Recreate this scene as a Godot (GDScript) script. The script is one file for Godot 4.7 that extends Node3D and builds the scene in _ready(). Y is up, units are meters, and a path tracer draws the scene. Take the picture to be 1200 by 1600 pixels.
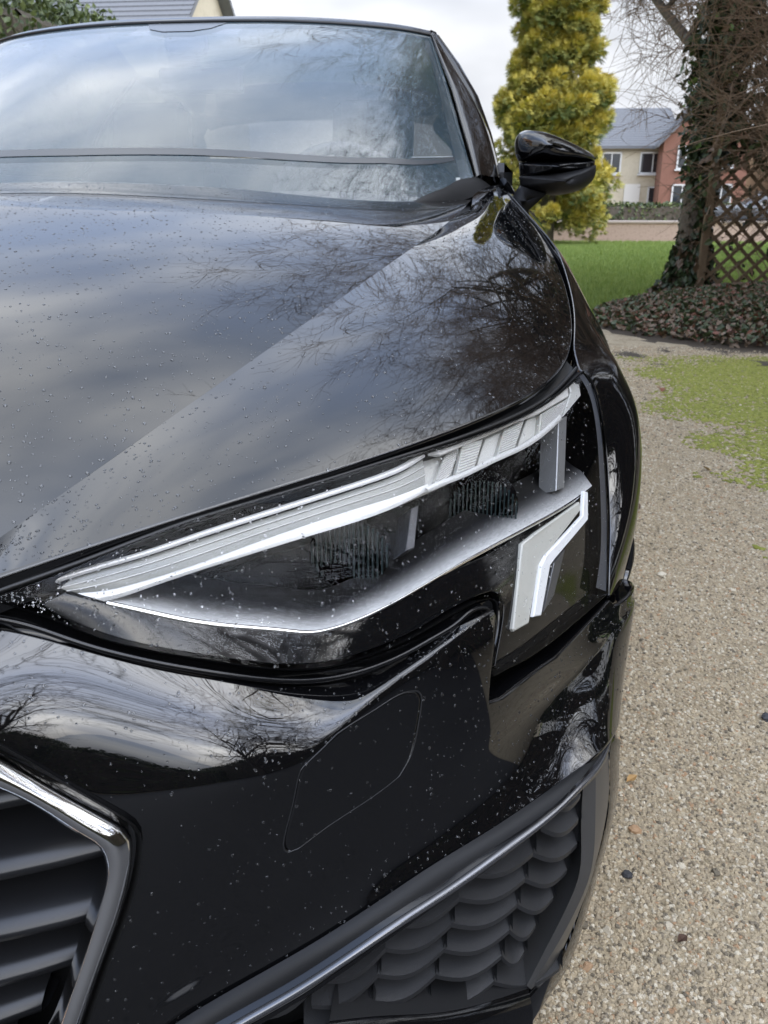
extends Node3D
# A wet black hatchback on a gravel drive, seen close over its left headlight, gardens and houses behind.

var mats := {}
var used_names := {}
var car: Node3D
const CAR_BASE := Vector3(0, 0, -2.1)


func _ready() -> void:
	# --- camera
	var cam := Camera3D.new()
	cam.name = "camera"
	cam.keep_aspect = Camera3D.KEEP_HEIGHT
	var lens := CameraAttributesPhysical.new()
	lens.frustum_focal_length = 19.455
	lens.frustum_focus_distance = 0.86
	lens.exposure_aperture = 11.0
	lens.frustum_near = 0.02
	lens.frustum_far = 600.0
	cam.attributes = lens
	cam.fov = 63.33
	cam.near = 0.02
	cam.far = 600.0
	cam.position = Vector3(0.713, 0.954, 0.383)
	cam.rotation = Vector3(deg_to_rad(-20.36), deg_to_rad(6.0), 0)
	add_child(cam)
	# --- sky
	var env := Environment.new()
	env.background_mode = Environment.BG_SKY
	var sky := Sky.new()
	var pano := PanoramaSkyMaterial.new()
	pano.panorama = cloudy_sky()
	sky.sky_material = pano
	env.sky = sky
	env.tonemap_mode = Environment.TONE_MAPPER_LINEAR
	env.tonemap_exposure = 1.2
	env.sdfgi_enabled = true
	env.ssao_enabled = true
	env.ssil_enabled = true
	var we := WorldEnvironment.new()
	we.name = "world_environment"
	we.environment = env
	add_child(we)
	# --- sun behind thin cloud, over the photographer's right shoulder
	var sun := DirectionalLight3D.new()
	sun.name = "sun"
	sun.light_energy = 0.4
	sun.light_color = Color(1.0, 0.94, 0.84)
	sun.light_angular_distance = 75.0
	sun.shadow_enabled = true
	sun.rotation = Vector3(deg_to_rad(-44), deg_to_rad(SUN_TURN), 0)
	add_child(sun)
	# --- the place
	make_materials()
	build_ground()
	build_houses()
	build_plants()
	# --- the car
	build_car()
	build_raindrops()
	build_small_things()


const SUN_TURN := 55.0


func sun_dir() -> Vector3:
	return Basis.from_euler(Vector3(deg_to_rad(-44), deg_to_rad(SUN_TURN), 0)) * Vector3(0, 0, 1)


func cloudy_sky() -> ImageTexture:
	var w := 1536
	var h := 768
	var img := Image.create(w, h, false, Image.FORMAT_RGBF)
	var a := FastNoiseLite.new()
	a.seed = 11
	a.noise_type = FastNoiseLite.TYPE_SIMPLEX_SMOOTH
	a.frequency = 0.75
	a.fractal_octaves = 5
	a.fractal_gain = 0.48
	var b := FastNoiseLite.new()
	b.seed = 5
	b.noise_type = FastNoiseLite.TYPE_SIMPLEX_SMOOTH
	b.frequency = 0.35
	b.fractal_octaves = 3
	var sd := sun_dir()
	for y in h:
		var lat := (0.5 - (y + 0.5) / h) * PI
		var sy := sin(lat)
		var cy := cos(lat)
		for x in w:
			var lon := ((x + 0.5) / w - 0.5) * TAU
			var d := Vector3(-sin(lon) * cy, sy, cos(lon) * cy)
			var c := Vector3(0.30, 0.27, 0.22)
			if sy > -0.02:
				var k := 1.0 / (maxf(sy, 0.0) + 0.22)
				var p := Vector2(d.x, d.z) * k
				var n1 := a.get_noise_2d(p.x * 0.9, p.y * 1.25)
				var n2 := b.get_noise_2d(p.x + 7.0, p.y - 3.0)
				var cover := clampf(0.66 + 1.1 * n1 + 0.8 * n2, 0.0, 1.0)
				cover = cover * cover * (3.0 - 2.0 * cover)
				var thick := clampf(0.5 + 1.3 * a.get_noise_2d(p.x * 1.7 + 31.0, p.y * 1.9), 0.0, 1.0)
				var blue := Vector3(0.66, 0.84, 1.25).lerp(Vector3(0.80, 0.90, 1.05), pow(1.0 - maxf(sy, 0.0), 3.0))
				var glow := pow(maxf(d.dot(sd), 0.0), 3.0)
				var cloud := Vector3(1.95, 2.0, 2.08).lerp(Vector3(0.80, 0.94, 1.22), thick)
				cloud = cloud * (1.0 + 2.4 * glow)
				c = blue * (1.0 + 2.4 * glow)
				c = c.lerp(cloud, cover)
				var low := 1.0 - smoothstep(0.14, 0.42, sy)
				c = c.lerp((Vector3(0.63, 0.645, 0.68) * (1.0 + 0.22 * (cover - thick)) * (1.0 + 1.5 * glow)), low * 0.95)
				if sy < 0.0:
					c = c.lerp(Vector3(0.30, 0.27, 0.22), -sy / 0.02)
			img.set_pixel(x, y, Color(c.x, c.y, c.z))
	return ImageTexture.create_from_image(img)


# ---------------------------------------------------------------- meshes
class Mb:
	var v := PackedVector3Array()
	var n := PackedVector3Array()
	var col := PackedColorArray()

	func tri(a: Vector3, b: Vector3, c: Vector3, na: Vector3, nb: Vector3, nc: Vector3) -> void:
		if (b - a).cross(c - a).dot(na + nb + nc) > 0.0:
			v.append_array([a, c, b])
			n.append_array([na, nc, nb])
		else:
			v.append_array([a, b, c])
			n.append_array([na, nb, nc])

	func flat(a: Vector3, b: Vector3, c: Vector3, hint: Vector3) -> void:
		var m := (b - a).cross(c - a).normalized()
		if m.dot(hint) < 0.0:
			m = -m
		tri(a, b, c, m, m, m)

	func quad(a: Vector3, b: Vector3, c: Vector3, d: Vector3, hint: Vector3) -> void:
		flat(a, b, c, hint)
		flat(a, c, d, hint)

	func box(at: Vector3, size: Vector3, basis := Basis(), bevel := 0.0) -> void:
		var s := size * 0.5
		var e := minf(bevel, minf(s.x, minf(s.y, s.z)) * 0.6)
		for ax in 3:
			for sg in [-1.0, 1.0]:
				var o := Vector3.ZERO
				o[ax] = sg * s[ax]
				var u := Vector3.ZERO
				var w := Vector3.ZERO
				u[(ax + 1) % 3] = s[(ax + 1) % 3] - e
				w[(ax + 2) % 3] = s[(ax + 2) % 3] - e
				var hint := basis * o
				quad(at + basis * (o - u - w), at + basis * (o + u - w), at + basis * (o + u + w), at + basis * (o - u + w), hint)
				if e > 0.0:
					# chamfers shared with the next axis
					var bx := (ax + 1) % 3
					for s2 in [-1.0, 1.0]:
						var p := Vector3.ZERO
						p[ax] = sg * s[ax]
						p[bx] = s2 * (s[bx] - e)
						var q := Vector3.ZERO
						q[ax] = sg * (s[ax] - e)
						q[bx] = s2 * s[bx]
						quad(at + basis * (p - w), at + basis * (p + w), at + basis * (q + w), at + basis * (q - w), basis * (p + q))

	func grid(g: Array, hint: Vector3, closed := false) -> void:
		# rows of points, smooth normals from the grid itself
		var rows := g.size()
		var cols: int = g[0].size()
		var nn := []
		var total := 0.0
		for j in rows:
			var r := PackedVector3Array()
			for i in cols:
				var l := i - 1
				var q := i + 1
				if closed:
					l = (i - 1 + cols - 1) % (cols - 1) if i == 0 else i - 1
					q = 1 if i == cols - 1 else i + 1
				var du: Vector3 = g[j][clampi(q, 0, cols - 1)] - g[j][clampi(l, 0, cols - 1)]
				var dv: Vector3 = g[mini(j + 1, rows - 1)][i] - g[maxi(j - 1, 0)][i]
				var m := dv.cross(du)
				m = m.normalized() if m.length() > 1e-12 else Vector3.ZERO
				r.append(m)
				total += m.dot(hint)
			nn.append(r)
		var sg := 1.0 if total >= 0.0 else -1.0
		for j in rows - 1:
			for i in cols - 1:
				var a: Vector3 = g[j][i]
				var b: Vector3 = g[j][i + 1]
				var c: Vector3 = g[j + 1][i + 1]
				var d: Vector3 = g[j + 1][i]
				tri(a, b, c, nn[j][i] * sg, nn[j][i + 1] * sg, nn[j + 1][i + 1] * sg)
				tri(a, c, d, nn[j][i] * sg, nn[j + 1][i + 1] * sg, nn[j + 1][i] * sg)

	func tube(pts: Array, radii: Array, sides := 8, caps := false) -> void:
		var rings := []
		var up := Vector3.UP
		for i in pts.size():
			var t: Vector3 = (pts[mini(i + 1, pts.size() - 1)] - pts[maxi(i - 1, 0)]).normalized()
			if absf(t.dot(up)) > 0.95:
				up = Vector3.RIGHT if absf(t.x) < 0.9 else Vector3.FORWARD
			var x := t.cross(up).normalized()
			var y := x.cross(t).normalized()
			up = y
			var ring := PackedVector3Array()
			for k in sides + 1:
				var an := TAU * k / sides
				ring.append(x * cos(an) + y * sin(an))
			rings.append(ring)
		for i in pts.size() - 1:
			for k in sides:
				var a: Vector3 = pts[i] + rings[i][k] * radii[i]
				var b: Vector3 = pts[i] + rings[i][k + 1] * radii[i]
				var c: Vector3 = pts[i + 1] + rings[i + 1][k + 1] * radii[i + 1]
				var d: Vector3 = pts[i + 1] + rings[i + 1][k] * radii[i + 1]
				tri(a, b, c, rings[i][k], rings[i][k + 1], rings[i + 1][k + 1])
				tri(a, c, d, rings[i][k], rings[i + 1][k + 1], rings[i + 1][k])
		if caps:
			for e in [0, pts.size() - 1]:
				var m: Vector3 = (pts[e] - pts[1 if e == 0 else pts.size() - 2]).normalized()
				for k in sides:
					flat(pts[e], pts[e] + rings[e][k] * radii[e], pts[e] + rings[e][k + 1] * radii[e], m)

	func plate(pts: PackedVector3Array, thick: float, hint: Vector3, bevel := 0.0008) -> void:
		# a slab with the outline pts on its face and a small chamfer round it
		var c := Vector3.ZERO
		for p in pts:
			c += p
		c /= pts.size()
		var m := Vector3.ZERO
		for i in pts.size():
			m += (pts[i] - c).cross(pts[(i + 1) % pts.size()] - c)
		m = m.normalized()
		if m.dot(hint) < 0.0:
			m = -m
		var x := (pts[1] - pts[0]).normalized()
		x = (x - m * x.dot(m)).normalized()
		var y := m.cross(x)
		var flat2 := PackedVector2Array()
		for p in pts:
			flat2.append(Vector2((p - c).dot(x), (p - c).dot(y)))
		var idx := Geometry2D.triangulate_polygon(flat2)
		var cw := Geometry2D.is_polygon_clockwise(flat2)
		var ins := PackedVector3Array()
		var k := pts.size()
		for i in k:
			var e1 := (flat2[i] - flat2[(i + k - 1) % k]).normalized()
			var e2 := (flat2[(i + 1) % k] - flat2[i]).normalized()
			var o1 := Vector2(-e1.y, e1.x)
			var o2 := Vector2(-e2.y, e2.x)
			var o := (o1 + o2)
			o = o / maxf(0.5, 0.5 * o.length_squared()) * bevel
			if cw:
				o = -o
			ins.append(pts[i] + x * o.x + y * o.y)
		for i in range(0, idx.size(), 3):
			tri(ins[idx[i]], ins[idx[i + 1]], ins[idx[i + 2]], m, m, m)
		for i in k:
			var j := (i + 1) % k
			var out := (pts[j] - pts[i]).cross(m)
			if cw:
				out = -out
			var a := pts[i] - m * bevel
			var b := pts[j] - m * bevel
			quad(ins[i], ins[j], b, a, m + out.normalized())
			quad(a, b, b - m * thick, a - m * thick, out)
		for i in range(0, idx.size(), 3):
			tri(pts[idx[i]] - m * (thick + bevel), pts[idx[i + 1]] - m * (thick + bevel), pts[idx[i + 2]] - m * (thick + bevel), -m, -m, -m)

	func mirrored() -> Mb:
		var o := Mb.new()
		for i in range(0, v.size(), 3):
			for k in [0, 2, 1]:
				if col.size():
					o.col.append(col[i + k])
				var p := v[i + k]
				var q := n[i + k]
				o.v.append(Vector3(-p.x, p.y, p.z))
				o.n.append(Vector3(-q.x, q.y, q.z))
		return o

	func mesh() -> ArrayMesh:
		var arr := []
		arr.resize(Mesh.ARRAY_MAX)
		arr[Mesh.ARRAY_VERTEX] = v
		arr[Mesh.ARRAY_NORMAL] = n
		if col.size() == v.size():
			arr[Mesh.ARRAY_COLOR] = col
		var m := ArrayMesh.new()
		if v.size():
			m.add_surface_from_arrays(Mesh.PRIMITIVE_TRIANGLES, arr)
		return m


class Surf:
	# a panel surface: a net of points joined by natural cubic splines both ways
	var k := 112
	var p := PackedVector3Array()
	var q := PackedVector3Array()
	var hand := 1.0

	static func second(t: PackedFloat64Array, y: PackedVector3Array) -> PackedVector3Array:
		var m := PackedVector3Array()
		var n := t.size()
		m.resize(n)
		var c := PackedFloat64Array()
		c.resize(n)
		var d := PackedVector3Array()
		d.resize(n)
		for i in range(1, n - 1):
			var a := t[i] - t[i - 1]
			var e := t[i + 1] - t[i]
			var r := ((y[i + 1] - y[i]) / e - (y[i] - y[i - 1]) / a) * 6.0
			var w := 2.0 * (a + e) - a * c[i - 1]
			c[i] = e / w
			d[i] = (r - d[i - 1] * a) / w
		for i in range(n - 2, 0, -1):
			m[i] = d[i] - m[i + 1] * c[i]
		return m

	static func along(t: PackedFloat64Array, y: PackedVector3Array, count: int) -> PackedVector3Array:
		var m := second(t, y)
		var out := PackedVector3Array()
		var i := 0
		for s in count + 1:
			var x := float(s) / count
			while i < t.size() - 2 and x >= t[i + 1]:
				i += 1
			var h := t[i + 1] - t[i]
			var a := (t[i + 1] - x) / h
			var b := (x - t[i]) / h
			out.append(y[i] * a + y[i + 1] * b + (m[i] * (a * a * a - a) + m[i + 1] * (b * b * b - b)) * (h * h / 6.0))
		return out

	static func knots(net: Array) -> PackedFloat64Array:
		var t := PackedFloat64Array([0.0])
		for i in range(1, net[0].size()):
			var s := 0.0
			for r in net:
				s += r[i].distance_to(r[i - 1])
			t.append(t[-1] + s / net.size())
		for i in t.size():
			t[i] /= t[-1]
		return t

	static func from_net(net: Array, hint: Vector3, count := 112) -> Surf:
		var o := Surf.new()
		o.k = count
		var tu := knots(net)
		var turned := []
		for i in net[0].size():
			var c := PackedVector3Array()
			for r in net:
				c.append(r[i])
			turned.append(c)
		var tv := knots(turned)
		# normalise exactly
		tu[tu.size() - 1] = 1.0
		tv[tv.size() - 1] = 1.0
		var rows := []
		for r in net:
			rows.append(along(tu, r, count))
		o.p.resize((count + 1) * (count + 1))
		for i in count + 1:
			var c := PackedVector3Array()
			for r in rows:
				c.append(r[i])
			var f := along(tv, c, count)
			for j in count + 1:
				o.p[j * (count + 1) + i] = f[j]
		o.normals(hint)
		return o

	func normals(hint: Vector3) -> void:
		var w := k + 1
		q.resize(p.size())
		var total := 0.0
		for j in w:
			for i in w:
				var du := p[j * w + mini(i + 1, k)] - p[j * w + maxi(i - 1, 0)]
				var dv := p[mini(j + 1, k) * w + i] - p[maxi(j - 1, 0) * w + i]
				var m := du.cross(dv).normalized()
				q[j * w + i] = m
				total += m.dot(hint)
		if total < 0.0:
			hand = -1.0
			for i in q.size():
				q[i] = -q[i]

	func mix4(a: PackedVector3Array, u: float, v: float) -> Vector3:
		var x := clampf(u, 0.0, 1.0) * k
		var y := clampf(v, 0.0, 1.0) * k
		var i := mini(int(x), k - 1)
		var j := mini(int(y), k - 1)
		x -= i
		y -= j
		var w := k + 1
		return a[j * w + i].lerp(a[j * w + i + 1], x).lerp(a[(j + 1) * w + i].lerp(a[(j + 1) * w + i + 1], x), y)

	func at(u: float, v: float) -> Vector3:
		return mix4(p, u, v)

	func nrm(u: float, v: float) -> Vector3:
		return mix4(q, u, v).normalized()


func net_of(a: Array) -> Array:
	var cols: int = a[0]
	var rows := []
	var r := PackedVector3Array()
	for i in range(1, a.size(), 3):
		r.append(Vector3(a[i], a[i + 1], a[i + 2]) * 0.0001)
		if r.size() == cols:
			rows.append(r)
			r = PackedVector3Array()
	return rows


func line_of(a: Array) -> PackedVector3Array:
	var r := PackedVector3Array()
	for i in range(0, a.size(), 3):
		r.append(Vector3(a[i], a[i + 1], a[i + 2]) * 0.0001)
	return r


func curve(pts: PackedVector3Array, count: int) -> PackedVector3Array:
	# smooth curve through pts
	if pts.size() < 3:
		var o := PackedVector3Array()
		for i in count + 1:
			o.append(pts[0].lerp(pts[-1], float(i) / count))
		return o
	var t := Surf.knots([pts])
	t[t.size() - 1] = 1.0
	return Surf.along(t, pts, count)


func outline_of(a: Array, limit := 38.0) -> PackedVector2Array:
	# uv outline, rounded between its points except at sharp corners, counter-clockwise
	var p := PackedVector2Array()
	for i in range(0, a.size(), 2):
		p.append(Vector2(a[i], a[i + 1]) * 0.0001)
	return rounded(p, limit)


func rounded(p: PackedVector2Array, limit := 38.0) -> PackedVector2Array:
	var n := p.size()
	var sharp := []
	for i in n:
		var a := p[i] - p[(i + n - 1) % n]
		var b := p[(i + 1) % n] - p[i]
		sharp.append(absf(a.angle_to(b)) > deg_to_rad(limit))
	var out := PackedVector2Array()
	for i in n:
		var p0 := p[(i + n - 1) % n]
		var p1 := p[i]
		var p2 := p[(i + 1) % n]
		var p3 := p[(i + 2) % n]
		var l := p1.distance_to(p2)
		var m1: Vector2 = (p2 - p1) if sharp[i] else (p2 - p0) * (l / maxf(1e-6, l + p0.distance_to(p1)))
		var m2: Vector2 = (p2 - p1) if sharp[(i + 1) % n] else (p3 - p1) * (l / maxf(1e-6, l + p2.distance_to(p3)))
		for s in 4:
			var t := s / 4.0
			var t2 := t * t
			var t3 := t2 * t
			out.append(p1 * (2 * t3 - 3 * t2 + 1) + m1 * (t3 - 2 * t2 + t) + p2 * (-2 * t3 + 3 * t2) + m2 * (t3 - t2))
	if Geometry2D.is_polygon_clockwise(out):
		out.reverse()
	return out


func full_outline() -> PackedVector2Array:
	var o := PackedVector2Array()
	for k in 40:
		o.append(Vector2(k / 40.0, 0))
	for k in 40:
		o.append(Vector2(1, k / 40.0))
	for k in 40:
		o.append(Vector2(1 - k / 40.0, 1))
	for k in 40:
		o.append(Vector2(0, 1 - k / 40.0))
	if Geometry2D.is_polygon_clockwise(o):
		o.reverse()
	return o


func trim(mb: Mb, s: Surf, poly: PackedVector2Array, cells: int, holes := [], off := 0.0) -> void:
	for j in cells:
		for i in cells:
			var a := Vector2(i, j) / cells
			var b := Vector2(i + 1, j + 1) / cells
			var cell := PackedVector2Array([a, Vector2(b.x, a.y), b, Vector2(a.x, b.y)])
			var pieces: Array = [cell] if poly.is_empty() else Geometry2D.intersect_polygons(scaled(cell), scaled(poly))
			for h in holes:
				var rest := []
				for pc in pieces:
					for e in Geometry2D.clip_polygons(pc if not poly.is_empty() else scaled(pc), scaled(h)):
						if not Geometry2D.is_polygon_clockwise(e):
							rest.append(e)
				pieces = rest
			for pc in pieces:
				if pc.size() < 3:
					continue
				var idx := Geometry2D.triangulate_polygon(pc)
				for t in range(0, idx.size(), 3):
					var w := []
					var m := []
					for e in 3:
						var c: Vector2 = pc[idx[t + e]]
						if not poly.is_empty():
							c /= 100.0
						var nn := s.nrm(c.x, c.y)
						w.append(s.at(c.x, c.y) - nn * off)
						m.append(nn)
					mb.tri(w[0], w[1], w[2], m[0], m[1], m[2])


func scaled(p: PackedVector2Array) -> PackedVector2Array:
	var o := PackedVector2Array()
	for c in p:
		o.append(c * 100.0)
	return o


func flange(mb: Mb, s: Surf, poly: PackedVector2Array, depth: float, roll := 0.002, inward := false, off := 0.0) -> void:
	# rounded edge along a closed outline, then a wall going in
	var n := poly.size()
	var pts := PackedVector3Array()
	var nor := PackedVector3Array()
	for c in poly:
		var m := s.nrm(c.x, c.y)
		nor.append(m)
		pts.append(s.at(c.x, c.y) - m * off)
	var sg := s.hand * (-1.0 if inward else 1.0)
	var outs := PackedVector3Array()
	for i in n:
		var t := pts[(i + 1) % n] - pts[(i + n - 1) % n]
		var o := t.cross(nor[i]) * sg
		outs.append(o.normalized() if o.length() > 1e-9 else Vector3.ZERO)
	var rings := []
	var norms := []
	for st in 5:
		var r := PackedVector3Array()
		var m := PackedVector3Array()
		for i in n:
			var an := PI * 0.5 * minf(st, 3) / 3.0
			var pnt := pts[i] + outs[i] * roll * sin(an) - nor[i] * roll * (1.0 - cos(an))
			if st == 4:
				pnt -= nor[i] * depth
			r.append(pnt)
			m.append((nor[i] * cos(an) + outs[i] * sin(an)).normalized())
		rings.append(r)
		norms.append(m)
	for st in 4:
		for i in n:
			var j := (i + 1) % n
			mb.tri(rings[st][i], rings[st][j], rings[st + 1][j], norms[st][i], norms[st][j], norms[st + 1][j])
			mb.tri(rings[st][i], rings[st + 1][j], rings[st + 1][i], norms[st][i], norms[st + 1][j], norms[st + 1][i])


func band(mb: Mb, a: PackedVector3Array, b: PackedVector3Array, bulge: float, hint: Vector3, count := 40, across := 6) -> void:
	# strip between two curves, arched by bulge
	var ca := curve(a, count)
	var cb := curve(b, count)
	var widest := 1e-6
	for i in count + 1:
		widest = maxf(widest, ca[i].distance_to(cb[i]))
	var rows := []
	for j in across + 1:
		var f := float(j) / across
		var r := PackedVector3Array()
		for i in count + 1:
			var t := ca[mini(i + 1, count)] - ca[maxi(i - 1, 0)]
			var m := t.cross(cb[i] - ca[i]).normalized()
			if m.dot(hint) < 0.0:
				m = -m
			r.append(ca[i].lerp(cb[i], f) + m * bulge * minf(1.0, 1.6 * ca[i].distance_to(cb[i]) / widest) * 4.0 * f * (1.0 - f))
		rows.append(r)
	mb.grid(rows, hint)


# ---------------------------------------------------------------- objects
func numbered(called: String) -> String:
	var n: int = used_names.get(called, 0)
	used_names[called] = n + 1
	return called if n == 0 else "%s_%03d" % [called, n]


func thing(called: String, label: String, category: String, at := Vector3.ZERO, group := "") -> Node3D:
	var o := Node3D.new()
	o.name = numbered(called)
	o.position = at
	tag(o, label, category, group)
	add_child(o)
	return o


func tag(o: Node, label: String, category: String, group := "") -> void:
	o.set_meta("label", label)
	o.set_meta("category", category)
	if group != "":
		o.set_meta("group", group)


func part(called: String, mesh: Mesh, mat: Material, parent: Node, local := false) -> MeshInstance3D:
	var o := MeshInstance3D.new()
	o.mesh = mesh
	o.material_override = mat
	if parent == self:
		o.name = numbered(called)
	else:
		var used: Dictionary = parent.get_meta("_names", {})
		var n: int = used.get(called, 0)
		used[called] = n + 1
		parent.set_meta("_names", used)
		o.name = called if n == 0 else "%s_%03d" % [called, n]
		if parent == car and not local:
			o.position = -CAR_BASE
	parent.add_child(o, true)
	return o


func structure(called: String, mesh: Mesh, mat: Material) -> MeshInstance3D:
	var o := part(called, mesh, mat, self)
	o.set_meta("kind", "structure")
	return o


func scatter(called: String, mesh: Mesh, mat: Material, where: Array, tints: PackedColorArray, parent: Node) -> MultiMeshInstance3D:
	var mm := MultiMesh.new()
	mm.transform_format = MultiMesh.TRANSFORM_3D
	mm.use_colors = tints.size() > 0
	mm.mesh = mesh
	mm.instance_count = where.size()
	for i in where.size():
		mm.set_instance_transform(i, where[i])
		if tints.size():
			mm.set_instance_color(i, tints[i])
	var o := MultiMeshInstance3D.new()
	o.multimesh = mm
	o.material_override = mat
	o.name = numbered(called) if parent == self else called
	o.set_meta("kind", "stuff")
	parent.add_child(o, true)
	return o


func mat(called: String, linear: Color, rough: float, metal := 0.0) -> StandardMaterial3D:
	var m := StandardMaterial3D.new()
	m.resource_name = called
	m.albedo_color = linear.linear_to_srgb()
	m.roughness = rough
	m.metallic = metal
	mats[called] = m
	return m


func noise_tex(seed_: int, freq: float, colors: Array, size := 512, octaves := 4, normal := false, strength := 4.0) -> NoiseTexture2D:
	var f := FastNoiseLite.new()
	f.seed = seed_
	f.noise_type = FastNoiseLite.TYPE_SIMPLEX_SMOOTH
	f.frequency = freq
	f.fractal_octaves = octaves
	var t := NoiseTexture2D.new()
	t.width = size
	t.height = size
	t.seamless = true
	t.noise = f
	if normal:
		t.as_normal_map = true
		t.bump_strength = strength
	elif colors.size():
		var g := Gradient.new()
		var offs := PackedFloat32Array()
		var cs := PackedColorArray()
		for i in colors.size():
			offs.append(float(i) / (colors.size() - 1))
			cs.append((colors[i] as Color).linear_to_srgb())
		g.offsets = offs
		g.colors = cs
		t.color_ramp = g
	return t


func world_tex(m: StandardMaterial3D, metres: float) -> void:
	m.uv1_triplanar = true
	m.uv1_world_triplanar = true
	m.uv1_scale = Vector3.ONE / metres


# ---------------------------------------------------------------- materials
func make_materials() -> void:
	var m := mat("black_paint", Color(0.003, 0.003, 0.0034), 0.02)
	m.metallic_specular = 0.70
	mat("gloss_black", Color(0.004, 0.004, 0.0045), 0.06)
	mat("rubber", Color(0.006, 0.006, 0.006), 0.38)
	m = mat("grey_plastic", Color(0.034, 0.034, 0.035), 0.42)
	m.heightmap_enabled = true
	m.heightmap_texture = noise_tex(3, 0.09, [], 256, 3)
	m.heightmap_scale = 0.02
	world_tex(m, 0.03)
	mat("slat_plastic", Color(0.012, 0.012, 0.013), 0.3)
	m = mat("trim_plastic", Color(0.012, 0.012, 0.0125), 0.5)
	m.metallic_specular = 0.35
	mat("highlight_gloss", Color(0.16, 0.16, 0.165), 0.12, 0.75)
	mat("cover_highlight_gloss", Color(0.035, 0.035, 0.036), 0.2, 0.4)
	mat("blade_grey", Color(0.085, 0.083, 0.08), 0.34, 0.35)
	mat("chrome", Color(0.86, 0.85, 0.83), 0.05, 1.0)
	mat("satin_silver", Color(0.62, 0.62, 0.60), 0.3, 0.85)
	mat("silver_plastic", Color(0.27, 0.27, 0.265), 0.38, 0.55)
	m = mat("graded_silver", Color(1, 1, 1), 0.42)
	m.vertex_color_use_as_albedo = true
	m = mat("lamp_black", Color(0.002, 0.002, 0.0022), 0.3)
	m.metallic_specular = 0.2
	m = mat("lens_dark", Color(0.003, 0.003, 0.004), 0.1)
	m.metallic_specular = 0.25
	mat("reflection_grey", Color(0.055, 0.058, 0.066), 0.25)
	mat("lens_rib", Color(0.008, 0.02, 0.021), 0.4)
	mat("lamp_grey", Color(0.10, 0.10, 0.105), 0.3, 0.4)
	m = mat("light_guide", Color(0.48, 0.47, 0.42), 0.28)
	m.subsurf_scatter_enabled = true
	m.subsurf_scatter_strength = 0.1
	mat("turn_guide", Color(0.46, 0.45, 0.40), 0.3)
	mat("reflected_white", Color(0.80, 0.80, 0.79), 0.15)
	mat("strip_clear", Color(0.26, 0.26, 0.235), 0.2)
	mat("light_clear", Color(0.50, 0.495, 0.46), 0.16, 0.2)
	mat("light_bright", Color(0.57, 0.56, 0.535), 0.22, 0.25)
	m = mat("lens_pane", Color(1, 1, 1, 0.0), 0.0)
	m.albedo_color = Color(1, 1, 1, 0.0)
	m.transparency = BaseMaterial3D.TRANSPARENCY_ALPHA
	m.metallic_specular = 0.24
	m = mat("window_pane", Color(0.5, 0.6, 0.58, 0.25), 0.0)
	m.albedo_color = Color(0.55, 0.72, 0.80, 0.095)
	m.transparency = BaseMaterial3D.TRANSPARENCY_ALPHA
	m.metallic_specular = 0.65
	m = mat("inner_pane", Color(1, 1, 1, 0.02), 0.0)
	m.albedo_color = Color(1, 1, 1, 0.0)
	m.transparency = BaseMaterial3D.TRANSPARENCY_ALPHA
	m.metallic_specular = 0.42
	m = mat("tinted_pane", Color(0.01, 0.012, 0.012, 0.6), 0.0)
	m.albedo_color = Color(0.08, 0.10, 0.10, 0.86)
	m.transparency = BaseMaterial3D.TRANSPARENCY_ALPHA
	m = mat("drop_water", Color(1, 1, 1, 0.0), 0.0)
	m.albedo_color = Color(1, 1, 1, 0.02)
	m.transparency = BaseMaterial3D.TRANSPARENCY_ALPHA
	m.refraction_enabled = true
	m.refraction_scale = 0.033
	mat("tyre_rubber", Color(0.018, 0.018, 0.018), 0.8)
	mat("rim_metal", Color(0.3, 0.3, 0.31), 0.3, 0.8)
	mat("frit", Color(0.05, 0.056, 0.062), 0.2)
	mat("cabin_cloth", Color(0.02, 0.02, 0.022), 0.8)
	mat("cabin_plastic", Color(0.025, 0.025, 0.027), 0.55)


# ---------------------------------------------------------------- car
var s_centre: Surf
var s_flank: Surf
var s_bumper: Surf
var s_glass: Surf
var s_screen: Surf
var o_bumper: PackedVector2Array
var o_glass: PackedVector2Array
var frame_hole: PackedVector2Array


func both(called: String, mb: Mb, material: Material, parent: Node) -> MeshInstance3D:
	# the part on the car's left and its mirror image on the right
	var o := part(called, mb.mesh(), material, parent)
	part(called, mb.mirrored().mesh(), material, parent)
	return o


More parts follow.
